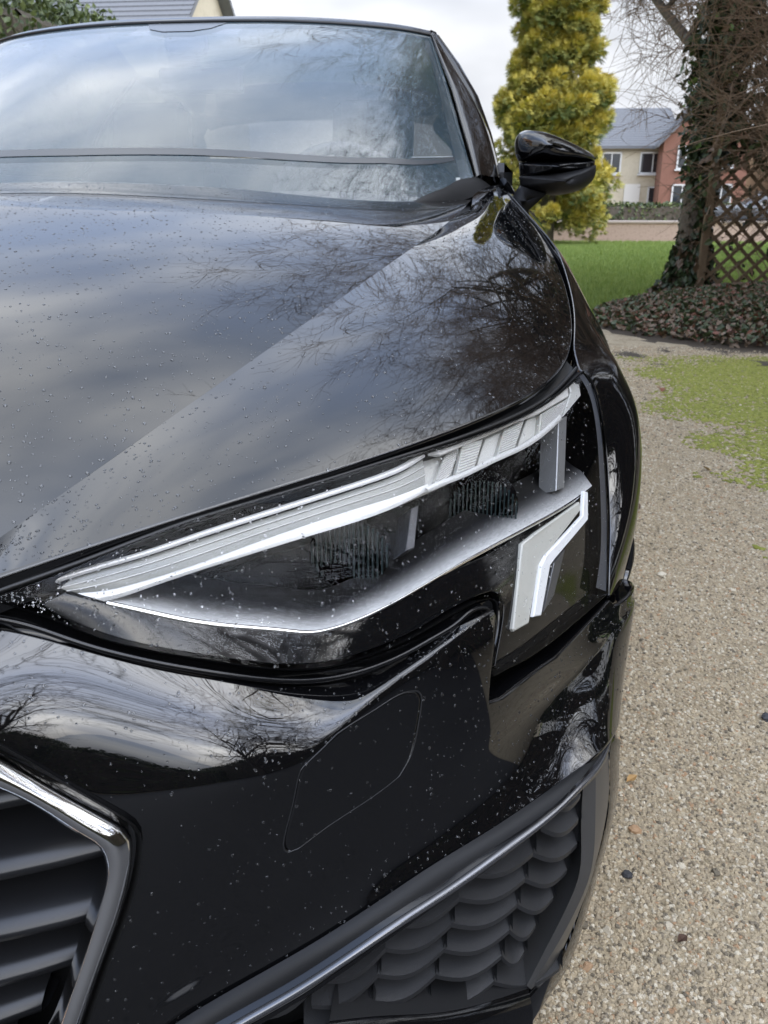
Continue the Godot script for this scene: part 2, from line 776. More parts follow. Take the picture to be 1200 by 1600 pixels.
func build_car() -> void:
	car = thing("parked_car", "wet glossy black hatchback parked on the gravel drive, its left headlight towards us", "car", CAR_BASE)
	var paint: Material = mats.black_paint
	var up := Vector3(0, 1, 0.5)
	# hood: middle and the two flanks beyond the creases, one sheet
	s_centre = Surf.from_net(net_of(HOOD_CENTRE), up)
	s_flank = Surf.from_net(net_of(HOOD_FLANK), Vector3(0.3, 1, 0.3), 144)
	var mb := Mb.new()
	trim(mb, s_centre, PackedVector2Array(), 72)
	var fl := Mb.new()
	trim(fl, s_flank, PackedVector2Array(), 96)
	# rolled outer edge of the hood
	var edge := curve(line_from(s_flank, 1.0), 90)
	var rows := []
	var inner := line_from(s_flank, 0.985)
	var e2 := curve(inner, 90)
	for st in 5:
		var r := PackedVector3Array()
		for i in 91:
			var o := (edge[i] - e2[i]).normalized()
			var m := s_flank.nrm(1.0, i / 90.0)
			var an := PI * 0.5 * minf(st, 3) / 3.0
			var p := edge[i] + o * 0.003 * sin(an) - m * 0.003 * (1 - cos(an))
			if st == 4:
				p -= m * 0.022
			r.append(p)
		rows.append(r)
	fl.grid(rows, Vector3(0.6, 0.1, 0.6))
	# thin crease fold where the two sheets meet
	var hood := Mb.new()
	for x in [mb, fl, fl.mirrored()]:
		hood.v.append_array(x.v)
		hood.n.append_array(x.n)
	# leading edge fold of the middle
	rows = []
	for st in 3:
		var r := PackedVector3Array()
		for i in 61:
			var p := s_centre.at(i / 60.0, 0.0)
			r.append(p + [Vector3.ZERO, Vector3(0, -0.006, 0.004), Vector3(0, -0.03, 0.0)][st])
		rows.append(r)
	hood.grid(rows, Vector3(0, 0, 1))
	part("hood", hood.mesh(), paint, car)
	# fenders
	var s_f := Surf.from_net(net_of(FENDER), Vector3(1, 0.3, 0.2))
	var fm := Mb.new()
	trim(fm, s_f, PackedVector2Array(), 64)
	flange(fm, s_f, full_outline(), 0.02, 0.002)
	both("fender", fm, paint, car)
	# bumper
	s_bumper = Surf.from_net(net_of(BUMPER), Vector3(0.2, 0.3, 1), 144)
	o_bumper = outline_of(BUMPER_OUTLINE)
	var tow := outline_of(TOW_OUTLINE, 60)
	var tow_hole: PackedVector2Array = Geometry2D.offset_polygon(scaled(tow), 0.42)[0]
	for i in tow_hole.size():
		tow_hole[i] /= 100.0
	var bm := Mb.new()
	trim(bm, s_bumper, o_bumper, 96, [tow_hole])
	flange(bm, s_bumper, o_bumper, 0.018, 0.003)
	flange(bm, s_bumper, tow_hole, 0.006, 0.0016, true)
	var whole := Mb.new()
	var bmm := bm.mirrored()
	whole.v.append_array(bm.v)
	whole.v.append_array(bmm.v)
	whole.n.append_array(bm.n)
	whole.n.append_array(bmm.n)
	# the bridge above the grille and the apron below it
	rows = []
	for j in 9:
		var r := PackedVector3Array()
		var a := s_bumper.at(0, j / 8.0 * 0.33)
		for i in 25:
			var x := (i / 12.0 - 1.0)
			r.append(Vector3(a.x * x, a.y + 0.012 * (1 - x * x), a.z + 0.045 * (1 - x * x)))
		rows.append(r)
	whole.grid(rows, Vector3(0, 0.5, 1))
	var low := Mb.new()
	rows = []
	for prof in [[0.30, 0.0], [0.29, 0.022], [0.22, 0.03], [0.17, 0.01], [0.15, -0.06]]:
		var r := PackedVector3Array()
		for i in 41:
			var x := (i / 20.0 - 1.0)
			var ax := absf(x)
			r.append(Vector3(x * 0.72, prof[0], prof[1] - 0.10 * pow(ax, 2.2) - 0.03))
		rows.append(r)
	low.grid(rows, Vector3(0, -0.3, 1))
	var front := part("front_bumper", whole.mesh(), paint, car)
	part("lower_apron", low.mesh(), mats.gloss_black, front)
	var tm := Mb.new()
	trim(tm, s_bumper, tow, 96, [], -0.0002)
	flange(tm, s_bumper, tow, 0.005, 0.0022, false, -0.0002)
	part("tow_eye_cover", tm.mesh(), paint, front)
	var ring := []
	for q in tow_hole:
		ring.append(s_bumper.at(q.x, q.y) - s_bumper.nrm(q.x, q.y) * 0.0003)
	ring.append(ring[0])
	var rm := Mb.new()
	rm.tube(ring, filled(ring.size(), 0.0006), 6)  # added ring that draws a thin highlight round the cover
	part("cover_highlight", rm.mesh(), mats.cover_highlight_gloss, front)
	build_lower_corner(front)
	build_grille()
	build_lamps()
	build_glasshouse()
	build_body_rear()
	build_mirrors()
	# dark boxes added under the sheets to block light leaks
	var inn := Mb.new()
	inn.box(Vector3(0, 0.52, -0.75), Vector3(1.1, 0.2, 0.9))
	inn.box(Vector3(0, 0.42, -0.16), Vector3(0.84, 0.44, 0.06))
	part("light_blocker", inn.mesh(), mats.rubber, car)
	var tray := Mb.new()
	tray.box(Vector3(0, 0.165, -0.42), Vector3(1.46, 0.04, 0.5), Basis(), 0.01)
	part("undertray", tray.mesh(), mats.rubber, car)
	var lin := Mb.new()
	lin.box(Vector3(0.850, 0.535, -0.585), Vector3(0.06, 0.17, 0.09), Basis(), 0.01)
	both("wheel_arch_liner", lin, mats.rubber, car)


func line_from(s: Surf, u: float) -> PackedVector3Array:
	var r := PackedVector3Array()
	for i in 31:
		r.append(s.at(u, i / 30.0))
	return r


func build_lower_corner(front: Node) -> void:
	var f := Vector3(0.3, 0.2, 1)
	var a := line_of(TRIM_A)
	var b := line_of(TRIM_B)
	var c := line_of(TRIM_C)
	var m := Mb.new()
	band(m, a, b, 0.002, f)
	both("trim_strip", m, mats.trim_plastic, car)
	m = Mb.new()
	band(m, b, c, 0.011, f + Vector3(0, 0.5, 0), 60, 10)
	# underside going in
	var back := PackedVector3Array()
	for p in c:
		back.append(p + Vector3(-0.012, -0.006, -0.05))
	band(m, c, back, 0.0, Vector3(0, -1, 0))
	both("trim_bead", m, mats.gloss_black, car)
	m = Mb.new()
	var bl := []
	var cb := curve(b, 80)
	var cc := curve(c, 80)
	var rad := []
	for i in 81:
		var w := cb[i].distance_to(cc[i])
		bl.append(cb[i].lerp(cc[i], 0.28) + f.normalized() * minf(0.008, w * 0.33))
		rad.append(minf(0.0034, w * 0.2))
	m.tube(bl, rad, 10)  # added pale rod, put in to draw a highlight along the bead
	both("trim_highlight", m, mats.highlight_gloss, car)
	# upright blade at the outer end of the opening
	m = Mb.new()
	var b1 := line_of(BLADE_IN)
	var b2 := line_of(BLADE_MID)
	var b3 := line_of(BLADE_OUT)
	band(m, b1, b2, 0.0, f, 30, 2)
	band(m, b2, b3, 0.001, f, 30, 3)
	var bb := PackedVector3Array()
	for p in b1:
		bb.append(p + Vector3(-0.004, 0, -0.05))
	band(m, b1, bb, 0.0, Vector3(-1, 0, 0), 30, 2)
	both("corner_blade", m, mats.blade_grey, car)
	# gloss black outer corner
	m = Mb.new()
	var ci := curve(line_of(CORNER_IN), 30)
	var co := curve(line_of(CORNER_OUT), 30)
	var rows := []
	for st in 6:
		var r := PackedVector3Array()
		for i in 31:
			var o := co[i]
			var q := ci[i]
			match st:
				0: r.append(q + Vector3(0, -0.004, -0.012))
				1: r.append(q)
				2: r.append(q.lerp(o, 0.55) + Vector3(0.004, 0, 0.006))
				3: r.append(o + Vector3(-0.001, 0, 0.008))
				4: r.append(o + Vector3(0.001, -0.002, -0.03))
				5: r.append(Vector3(o.x, o.y - 0.03, -0.53))
		rows.append(r)
	m.grid(rows, Vector3(1, 0, 1))
	both("bumper_corner", m, mats.gloss_black, car)
	# lower lip
	m = Mb.new()
	var lip := curve(line_of(LIP_TOP), 24)
	rows = []
	for st in 5:
		var r := PackedVector3Array()
		for i in 25:
			r.append(lip[i] + [Vector3(0, -0.002, -0.04), Vector3.ZERO, Vector3(0.004, -0.012, 0.012), Vector3(0.006, -0.06, 0.018), Vector3(0, -0.13, -0.04)][st])
		rows.append(r)
	m.grid(rows, f)
	both("lower_lip", m, mats.gloss_black, car)
	# honeycomb of slanting fins in the opening
	var g := net_of(FOG_LATTICE)
	var into := Vector3(-0.25, -0.1, -1).normalized()
	var fins := thing_part("fog_grille", car)
	var back_m := Mb.new()
	rows = []
	for r0 in g.slice(1):
		var r := PackedVector3Array()
		for p in r0:
			r.append(p + into * 0.055)
		rows.append(r)
	back_m.grid(rows, f)
	part("grille_backing", back_m.mesh(), mats.rubber, fins)
	var clipline := curve(c, 60)
	var blade := curve(b1, 40)
	for j in range(0, 8):
		for i in range(0, 5):
			var l: Vector3 = g[j][i]
			var r: Vector3 = g[j][i + 1]
			# stop at the blade
			var stop := 9.0
			for p in blade:
				if absf(p.y - r.y) < 0.012:
					stop = minf(stop, p.x - 0.004)
			if l.x > stop - 0.012:
				continue
			var keep := 1.0
			if r.x > stop:
				keep = (stop - l.x) / (r.x - l.x)
				r = l.lerp(r, keep)
			var cen := (l + r) * 0.5
			# keep to the opening: below the bead, inside the blade, above the floor
			var near := 9.0
			var yline := 0.0
			for p in clipline:
				if absf(p.x - cen.x) < near:
					near = absf(p.x - cen.x)
					yline = p.y
			if cen.y > yline - 0.001 or cen.x > 0.84 or cen.y < 0.236 + (0.788 - cen.x) * 0.54:
				continue
			var m2 := Mb.new()
			var up_l: Vector3 = g[maxi(j - 1, 0)][i] if j > 0 else l + (l - g[1][i])
			var up_r: Vector3 = g[maxi(j - 1, 0)][i + 1] if j > 0 else r + (r - g[1][i + 1])
			up_r = up_l.lerp(up_r, keep)
			var hl := (up_l - l)
			var hr := (up_r - r)
			var fr := []
			var tp := []
			var lo := []
			for s in 9:
				var t := s / 8.0
				var sag := -0.006 * sin(PI * t)
				var e := l.lerp(r, t) + Vector3(0, sag, 0) + Vector3(0.1, 0, 0.6) * 0.010 * sin(PI * t)
				fr.append(e)
				lo.append(e + Vector3(0, -0.007, -0.002))
				tp.append(e + hl.lerp(hr, t) * 0.50 + into * 0.046)
			m2.grid([PackedVector3Array(tp), PackedVector3Array(fr)], Vector3(0, 1, 0.5))
			m2.grid([PackedVector3Array(fr), PackedVector3Array(lo)], Vector3(0, -0.2, 1))
			var under := PackedVector3Array()
			for s in 9:
				under.append(lo[s] + into * 0.04)
			m2.grid([PackedVector3Array(lo), under], Vector3(0, -1, 0))
			# upturned wing at the right hand end
			var w0: Vector3 = fr[8]
			if w0.y + hr.y * 0.8 > yline - 0.006:
				part("grille_fin", m2.mesh(), mats.grey_plastic, fins)
				continue
			m2.quad(w0, w0 + hr * 0.8 + into * 0.01, tp[8] + into * 0.01, fr[7] + into * 0.01, Vector3(-1, 0.3, 1))
			m2.quad(w0 + Vector3(0.003, 0, 0), w0 + hr * 0.8 + into * 0.01, w0 + hr * 0.8 + into * 0.05, w0 + into * 0.05, Vector3(1, 0, 0.3))
			part("grille_fin", m2.mesh(), mats.grey_plastic, fins)
	# round sensor in the top outer corner
	var sm := Mb.new()
	var sc := b1[0].lerp(b1[1], 0.35) + Vector3(-0.028, 0.0, -0.006)
	var ax := Vector3(0.5, 0.1, 1).normalized()
	sm.tube([sc - ax * 0.03, sc, sc + ax * 0.003], [0.016, 0.016, 0.014], 20, true)
	part("parking_sensor", sm.mesh(), mats.trim_plastic, fins)
	# flat floor under the fins
	var fm := Mb.new()
	rows = []
	for st in 3:
		var r := PackedVector3Array()
		for i in 25:
			r.append(lip[i] + [Vector3(0, 0.001, -0.001), Vector3(0, 0.003, -0.022), Vector3(0, 0.006, -0.085)][st])
		rows.append(r)
	fm.grid(rows, Vector3(0, 1, 0.3))
	part("grille_floor", fm.mesh(), mats.trim_plastic, fins)


func thing_part(called: String, parent: Node) -> Node3D:
	var o := Node3D.new()
	o.name = called
	if parent == car:
		o.position = -CAR_BASE
	parent.add_child(o, true)
	return o


func build_grille() -> void:
	var grille := thing_part("radiator_grille", car)
	var fo := line_of(FRAME_OUT)
	var fi := line_of(FRAME_IN)
	# close the hexagon over the top and the bottom, mirrored
	var o := PackedVector3Array([Vector3(0, 0.735, 0.045), Vector3(0.30, 0.715, 0.03), Vector3(0.37, 0.685, 0.01)])
	var n := PackedVector3Array([Vector3(0, 0.70, 0.055), Vector3(0.28, 0.682, 0.04), Vector3(0.345, 0.655, 0.022)])
	o.append_array(fo)
	n.append_array(fi)
	o.append_array([Vector3(0.385, 0.30, 0.0), Vector3(0.2, 0.285, 0.035), Vector3(0, 0.28, 0.045)])
	n.append_array([Vector3(0.345, 0.335, 0.01), Vector3(0.18, 0.32, 0.042), Vector3(0, 0.315, 0.052)])
	var m := Mb.new()
	var cnt := 170
	var co := curve(o, cnt)
	var cn := curve(n, cnt)
	var rows := []
	for st in 12:
		var r := PackedVector3Array()
		for i in cnt + 1:
			var a := co[i]
			var b := cn[i]
			var w := b - a
			var t := (co[mini(i + 1, cnt)] - co[maxi(i - 1, 0)]).normalized()
			var nn := t.cross(w).normalized()
			if nn.z < 0:
				nn = -nn
			match st:
				0: r.append(a - nn * 0.016 + w * 0.02)
				11: r.append(b - nn * 0.035 - w * 0.01)
				10: r.append(b - nn * 0.012)
				_:
					var f := (st - 1) / 8.0
					var arch := sin(PI * clampf(f * 0.86 + 0.02, 0, 1))
					r.append(a + w * (f * 0.9) + nn * (0.0075 * arch - 0.002) )
		rows.append(r)
	m.grid(rows, Vector3(0, 0, 1))
	var m2 := m.mirrored()
	m.v.append_array(m2.v)
	m.n.append_array(m2.n)
	part("chrome_frame", m.mesh(), mats.chrome, grille)
	# dark seat round the frame
	var sm := Mb.new()
	rows = []
	for st in 3:
		var r := PackedVector3Array()
		for i in cnt + 1:
			var a := co[i]
			var w := (cn[i] - a).normalized()
			r.append(a + [-w * 0.004 + Vector3(0, 0, -0.006), w * 0.001 + Vector3(0, 0, -0.009), w * 0.004 + Vector3(0, 0, -0.03)][st])
		rows.append(r)
	sm.grid(rows, Vector3(0, 0, 1))
	var sm2 := sm.mirrored()
	sm.v.append_array(sm2.v)
	sm.n.append_array(sm2.n)
	part("frame_seal", sm.mesh(), mats.rubber, grille)
	for k in 7:
		var y := 0.632 - 0.0535 * k
		var s := Mb.new()
		var prof := [Vector2(-0.085, 0.020), Vector2(-0.04, 0.019), Vector2(-0.006, 0.006), Vector2(0.003, -0.001), Vector2(0.004, -0.007), Vector2(-0.004, -0.011), Vector2(-0.085, -0.004)]
		rows = []
		for q in prof:
			var r := PackedVector3Array()
			for i in 33:
				var x := (i / 16.0 - 1.0)
				var ax := absf(x)
				var half := 0.465 if k < 4 else 0.465 - 0.035 * (k - 3)
				half = minf(half, 0.40 + 0.05 * k)
				r.append(Vector3(x * half, y + q.y, 0.018 + q.x - 0.085 * ax * ax * ax))
			rows.append(r)
		s.grid(rows, Vector3(0, 1, 1))
		part("grille_slat", s.mesh(), mats.slat_plastic, grille)
	var bk := Mb.new()
	bk.box(Vector3(0, 0.49, -0.10), Vector3(0.86, 0.40, 0.01))
	part("grille_backing", bk.mesh(), mats.rubber, grille)


func build_lamps() -> void:
	s_glass = Surf.from_net(net_of(LAMP_GLASS), Vector3(0.4, 0.6, 0.6), 144)
	o_glass = outline_of(GLASS_OUTLINE, 50)
	var f := Vector3(0.3, 0.6, 0.7)
	var lamp := thing_part("headlight", car)
	var other := thing_part("headlight_001", car)
	var put := func(called: String, m: Mb, material: Material) -> void:
		part(called, m.mesh(), material, lamp)
		part(called, m.mirrored().mesh(), material, other)
	var m := Mb.new()
	trim(m, s_glass, o_glass, 72)
	put.call("lens_cover", m, mats.lens_pane)
	# black housing: rim wall and back
	m = Mb.new()
	flange(m, s_glass, o_glass, 0.10, 0.0012, false, 0.0015)
	trim(m, s_glass, o_glass, 40, [], 0.095)
	put.call("housing", m, mats.lamp_black)
	# bezel plate under the bright line
	m = Mb.new()
	var bez := outline_of(BEZEL_OUTLINE, 30)
	trim(m, s_glass, bez, 72, [], 0.013)
	flange(m, s_glass, bez, 0.01, 0.001, false, 0.013)
	put.call("bezel", m, mats.gloss_black)
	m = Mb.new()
	band(m, line_of(RIM_A), line_of(RIM_B), 0.0, Vector3(1, 0.2, 0.3), 40, 2)  # strip coloured grey-blue in place of sky reflected along the lens edge
	put.call("rim_reflection", m, mats.reflection_grey)
	# long light strip
	var a := line_of(DRL_A)
	var b := line_of(DRL_B)
	var c := line_of(DRL_C)
	var d := line_of(DRL_D)
	m = Mb.new()
	band(m, a, b, 0.0012, f, 60, 5)
	put.call("strip_upper_edge", m, mats.light_bright)
	m = Mb.new()
	# ribbed diffuser between the edges
	var cb := curve(b, 260)
	var cc := curve(c, 260)
	var rows := []
	for j in 9:
		var r := PackedVector3Array()
		for i in 261:
			var t := cb[mini(i + 1, 260)] - cb[maxi(i - 1, 0)]
			var nn := t.cross(cc[i] - cb[i]).normalized()
			if nn.dot(f) < 0:
				nn = -nn
			var g := j / 8.0
			r.append(cb[i].lerp(cc[i], g) + nn * (0.001 * sin(PI * g) - 0.004 + 0.0007 * (i % 2)))
		rows.append(r)
	m.grid(rows, f)
	put.call("strip_diffuser", m, mats.strip_clear)
	m = Mb.new()
	band(m, c, d, 0.0012, f, 60, 6)
	put.call("strip_lower_edge", m, mats.light_bright)
	m = Mb.new()
	band(m, line_of(SEG_EDGE_A), line_of(SEG_EDGE_B), 0.001, f, 60, 4)
	put.call("segment_edge", m, mats.light_bright)
	for g in [0.3, 0.62]:
		m = Mb.new()
		var ln := []
		for i in range(0, 261, 4):
			ln.append(cb[i].lerp(cc[i], g) + f.normalized() * -0.0022)
		m.tube(ln, filled(ln.size(), 0.0005), 6)
		put.call("strip_line", m, mats.light_bright)
	m = Mb.new()
	var back := PackedVector3Array()
	for p in d:
		back.append(p + Vector3(-0.004, -0.003, -0.03))
	band(m, d, back, 0.0, Vector3(0, -1, 0.2), 40, 2)
	put.call("strip_underside", m, mats.lamp_black)
	var lists := [SEGMENT_0, SEGMENT_1, SEGMENT_2, SEGMENT_3, SEGMENT_4, SEGMENT_5]
	for k in 6:
		m = Mb.new()
		m.plate(line_of(lists[k]), 0.006, f, 0.0009)
		put.call("light_segment", m, mats.light_clear if k % 2 == 0 else mats.light_guide)
		if k % 2 == 1 or k == 0:
			# fine ribs across the segment
			var q := line_of(lists[k])
			var rb := Mb.new()
			var nn := (q[1] - q[0]).cross(q[3] - q[0]).normalized()
			if nn.dot(f) < 0:
				nn = -nn
			for s in 11:
				var t := (s + 0.7) / 11.6
				var p1 := q[0].lerp(q[3], t).lerp(q[1].lerp(q[2], t), 0.06) + nn * 0.0004
				var p2 := q[0].lerp(q[3], t).lerp(q[1].lerp(q[2], t), 0.94) + nn * 0.0004
				rb.tube([p1, p2], [0.0006, 0.0006], 5)
			put.call("segment_ribs", rb, mats.light_bright)
	m = Mb.new()
	m.plate(line_of(STRIP_BASE), 0.006, f)
	put.call("strip_base", m, mats.light_clear)
	m = Mb.new()
	m.plate(line_of(DRL_TOP), 0.004, f)
	put.call("strip_crown", m, mats.light_bright)
	m = Mb.new()
	m.plate(line_of(DRL_END), 0.012, f)
	put.call("strip_end", m, mats.light_clear)
	m = Mb.new()
	m.plate(line_of(GUIDE), 0.004, f, 0.0012)
	put.call("turn_light_guide", m, mats.turn_guide)
	m = Mb.new()
	m.plate(line_of(BLADE_CHROME), 0.003, f, 0.0008)
	put.call("bright_blade", m, mats.reflected_white)  # chrome blade coloured white in place of the sky it reflects
	m = Mb.new()
	m.plate(line_of(GREY_PLATE), 0.002, f)
	put.call("grey_plate", m, mats.lamp_grey)
	m = Mb.new()
	m.plate(line_of(POST_A), 0.02, f)
	put.call("divider_post", m, mats.silver_plastic)
	m = Mb.new()
	m.plate(line_of(POST_B), 0.02, f)
	put.call("divider_post", m, mats.lamp_grey)
	# bright line round the bottom of the chamber and the silvered floor behind it
	var l1 := line_of(LOW_LINE)
	var l2 := line_of(LOW_LINE_IN)
	m = Mb.new()
	band(m, l1, l2, 0.0016, f, 90, 5)
	put.call("chamber_edge", m, mats.chrome)
	m = Mb.new()
	# grainy vertex colour, silver at the front edge running out to black
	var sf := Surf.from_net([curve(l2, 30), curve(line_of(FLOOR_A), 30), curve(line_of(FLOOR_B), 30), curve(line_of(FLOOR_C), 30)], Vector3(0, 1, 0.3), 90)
	var rng := RandomNumberGenerator.new()
	rng.seed = 12
	for j in 60:
		for i in 150:
			var cs := [Vector2(i / 150.0, j / 60.0), Vector2((i + 1) / 150.0, j / 60.0), Vector2((i + 1) / 150.0, (j + 1) / 60.0), Vector2(i / 150.0, (j + 1) / 60.0)]
			var w := []
			var nn := []
			for q in cs:
				w.append(sf.at(q.x, q.y))
				nn.append(sf.nrm(q.x, q.y))
			m.tri(w[0], w[1], w[2], nn[0], nn[1], nn[2])
			m.tri(w[0], w[2], w[3], nn[0], nn[2], nn[3])
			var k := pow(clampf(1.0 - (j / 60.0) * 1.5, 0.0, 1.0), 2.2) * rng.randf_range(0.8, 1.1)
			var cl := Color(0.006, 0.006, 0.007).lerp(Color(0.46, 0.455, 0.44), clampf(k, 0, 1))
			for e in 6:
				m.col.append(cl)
	put.call("reflector_floor", m, mats.graded_silver)
	# two dark projector lenses with fine upright ribs
	for q in line_of(LENS_AT):
		m = Mb.new()
		var dir := Vector3(0.12, 0.25, 1).normalized()
		m.tube([q - dir * 0.03, q, q + dir * 0.003, q + dir * 0.007], [0.034, 0.034, 0.030, 0.010], 32, true)
		put.call("projector_lens", m, mats.lens_dark)
		m = Mb.new()
		for s in 17:
			var x := (s - 8) * 0.0039
			var hgt := sqrt(maxf(0.0, 0.033 * 0.033 - x * x))
			m.box(q + Vector3(x, -0.002, 0.006), Vector3(0.0011, hgt * 1.7, 0.007))
		put.call("lens_ribs", m, mats.lens_rib)
	# rubber seals in the gaps above and below
	m = Mb.new()
	band(m, line_of(SEAL_TOP_A), line_of(SEAL_TOP_B), -0.004, f, 60, 8)
	var sa := line_of(SEAL_TOP_A)
	var sb := line_of(SEAL_TOP_B)
	var ridge := []
	var rr := []
	for i in sa.size():
		ridge.append(sa[i].lerp(sb[i], 0.62) + Vector3(0, 0.001, 0.002))
		rr.append(0.0022)
	m.tube(Array(curve(PackedVector3Array(ridge), 60)), filled(61, 0.0022), 8)
	put.call("upper_seal", m, mats.rubber)
	m = Mb.new()
	band(m, line_of(SEAL_LOW_A), line_of(SEAL_LOW_B), -0.005, f, 80, 8)
	sa = line_of(SEAL_LOW_A)
	sb = line_of(SEAL_LOW_B)
	ridge = []
	for i in sa.size():
		ridge.append(sa[i].lerp(sb[i], 0.45) + Vector3(0, 0.0, 0.001))
	m.tube(Array(curve(PackedVector3Array(ridge), 80)), filled(81, 0.0024), 8)
	put.call("lower_seal", m, mats.gloss_black)


func filled(n: int, x: float) -> Array:
	var a := []
	a.resize(n)
	a.fill(x)
	return a


func build_glasshouse() -> void:
	s_screen = Surf.from_net(net_of(WINDSCREEN), Vector3(0, 1, 1), 80)
	var m := Mb.new()
	trim(m, s_screen, PackedVector2Array(), 48)
	var screen := part("windscreen", m.mesh(), mats.window_pane, car)
	m = Mb.new()
	trim(m, s_screen, PackedVector2Array(), 48, [], 0.005)
	part("inner_sheet", m.mesh(), mats.inner_pane, screen)
	# black printed border just behind the glass
	m = Mb.new()
	var edge := func(u0: float, u1: float, v0: float, v1: float) -> void:
		var poly := PackedVector2Array([Vector2(u0, v0), Vector2(u1, v0), Vector2(u1, v1), Vector2(u0, v1)])
		trim(m, s_screen, poly, 48, [], 0.008)
	edge.call(0.002, 0.998, 0.985, 0.999)
	edge.call(0.0, 0.022, 0.0, 1.0)
	edge.call(0.978, 1.0, 0.0, 1.0)
	edge.call(0.40, 0.60, 0.90, 0.985)
	part("black_border", m.mesh(), mats.rubber, screen)
	m = Mb.new()
	trim(m, s_screen, PackedVector2Array([Vector2(0.01, 0.155), Vector2(0.5, 0.158), Vector2(0.85, 0.181), Vector2(0.97, 0.15), Vector2(0.97, 0.168), Vector2(0.85, 0.203), Vector2(0.5, 0.184), Vector2(0.01, 0.181)]), 48, [], -0.0012)
	part("sensor_patch", sensor_patch(), mats.frit, screen)
	part("frit_band", m.mesh(), mats.frit, screen)
	m = Mb.new()
	var sp := s_screen.at(0.5, 0.93) - s_screen.nrm(0.5, 0.93) * 0.03
	m.box(sp, Vector3(0.10, 0.05, 0.05), Basis(), 0.01)
	part("rain_sensor", m.mesh(), mats.cabin_plastic, screen)
	# scuttle corner pieces
	m = Mb.new()
	band(m, line_of(COWL_A), line_of(COWL_B), 0.004, Vector3(0, 1, 0.3), 24, 4)
	both("scuttle_corner", m, mats.trim_plastic, car)
	m = Mb.new()
	var sc := []
	for i in 33:
		sc.append(s_screen.at(i / 32.0, 0.0) + Vector3(0, -0.03, 0.03))
	var sd := []
	for p in sc:
		sd.append(p + Vector3(0, -0.02, -0.08))
	m.grid([PackedVector3Array(sc), PackedVector3Array(sd)], Vector3(0, 1, 0))
	part("scuttle_panel", m.mesh(), mats.rubber, car)
	# windscreen pillars
	m = Mb.new()
	var pi := curve(line_of(PILLAR_IN), 30)
	var po := curve(line_of(PILLAR_OUT), 30)
	var rows := []
	for st in 7:
		var r := PackedVector3Array()
		for i in 31:
			var w := po[i] - pi[i]
			var out := Vector3(0.5, 0.35, 0.6) * 0.012
			match st:
				0: r.append(pi[i] - Vector3(0, 0.012, 0.0))
				1: r.append(pi[i] + Vector3(0.002, 0.002, 0.001))
				2: r.append(pi[i] + w * 0.35 + out)
				3: r.append(pi[i] + w * 0.72 + out * 1.1)
				4: r.append(po[i] + Vector3(-0.002, 0, 0.004))
				5: r.append(po[i] + Vector3(0.0, -0.006, -0.03))
				6: r.append(po[i] + Vector3(-0.03, -0.012, -0.045))
		rows.append(r)
	var ps := Surf.from_net(rows, Vector3(0.6, 0.4, 0.6), 60)
	trim(m, ps, PackedVector2Array(), 40)
	both("windscreen_pillar", m, mats.black_paint, car)
	# roof
	rows = []
	var lift := [[0.0, -0.006], [-0.02, 0.012], [-0.06, 0.024], [-0.35, 0.045], [-0.9, 0.05], [-1.5, 0.01], [-1.85, -0.06]]
	for l in lift:
		var r := PackedVector3Array()
		for i in 13:
			var e := s_screen.at(i / 12.0, 1.0)
			var x := absf(i / 6.0 - 1.0)
			r.append(Vector3(e.x * (1.0 - 0.03 * minf(-l[0], 1.0)), e.y + l[1] - 0.012 * x * x * x * minf(-l[0] * 3.0, 1.0), e.z * (1.0 - minf(-l[0], 1.0) * 0.0) + l[0]))
		rows.append(r)
	m = Mb.new()
	var rs := Surf.from_net(rows, Vector3(0, 1, 0), 60)
	trim(m, rs, PackedVector2Array(), 40)
	part("roof", m.mesh(), mats.black_paint, car)
	# gasket line along the top of the glass
	m = Mb.new()
	var gl := []
	for i in 41:
		gl.append(s_screen.at(i / 40.0, 1.0) + Vector3(0, 0.001, 0.001))
	m.tube(gl, filled(41, 0.0045), 6)
	part("roof_gasket", m.mesh(), mats.rubber, car)
	# cabin
	var cabin := thing_part("cabin", car)
	m = Mb.new()
	rows = []
	for q in [[0.90, -1.30], [0.945, -1.36], [0.965, -1.50], [0.955, -1.72], [0.90, -1.76], [0.6, -1.7]]:
		var r := PackedVector3Array()
		for i in 21:
			var x := i / 10.0 - 1.0
			r.append(Vector3(x * 0.70, q[0] + 0.015 * exp(-pow((x - 0.5) * 4.0, 2.0)) * (1.0 if q[1] < -1.45 else 0.0), q[1] + 0.25 * (1.0 - x * x) * (1.0 if q[1] > -1.45 else 0.2)))
		rows.append(r)
	m.grid(rows, Vector3(0, 1, 0))
	part("dashboard", m.mesh(), mats.cabin_plastic, cabin)
	m = Mb.new()
	var ring := []
	for k in 33:
		var an := TAU * k / 32.0
		ring.append(Vector3(0.37 + 0.185 * cos(an), 0.92 + 0.165 * sin(an), -1.90 + 0.07 * sin(an)))
	m.tube(ring, filled(33, 0.015), 10)
	m.box(Vector3(0.37, 0.91, -1.885), Vector3(0.33, 0.045, 0.03), Basis(Vector3.RIGHT, 0.35), 0.01)
	part("steering_wheel", m.mesh(), mats.cabin_plastic, cabin)
	for x in [-0.37, 0.37]:
		m = Mb.new()
		var sb := Basis(Vector3.RIGHT, -0.28)
		m.box(Vector3(x, 0.78, -2.45), Vector3(0.48, 0.62, 0.14), sb, 0.05)
		m.box(Vector3(x, 1.17, -2.55), Vector3(0.26, 0.19, 0.10), sb, 0.03)
		m.box(Vector3(x, 0.50, -2.2), Vector3(0.48, 0.14, 0.5), Basis(), 0.05)
		part("front_seat", m.mesh(), mats.cabin_cloth, cabin)
	m = Mb.new()
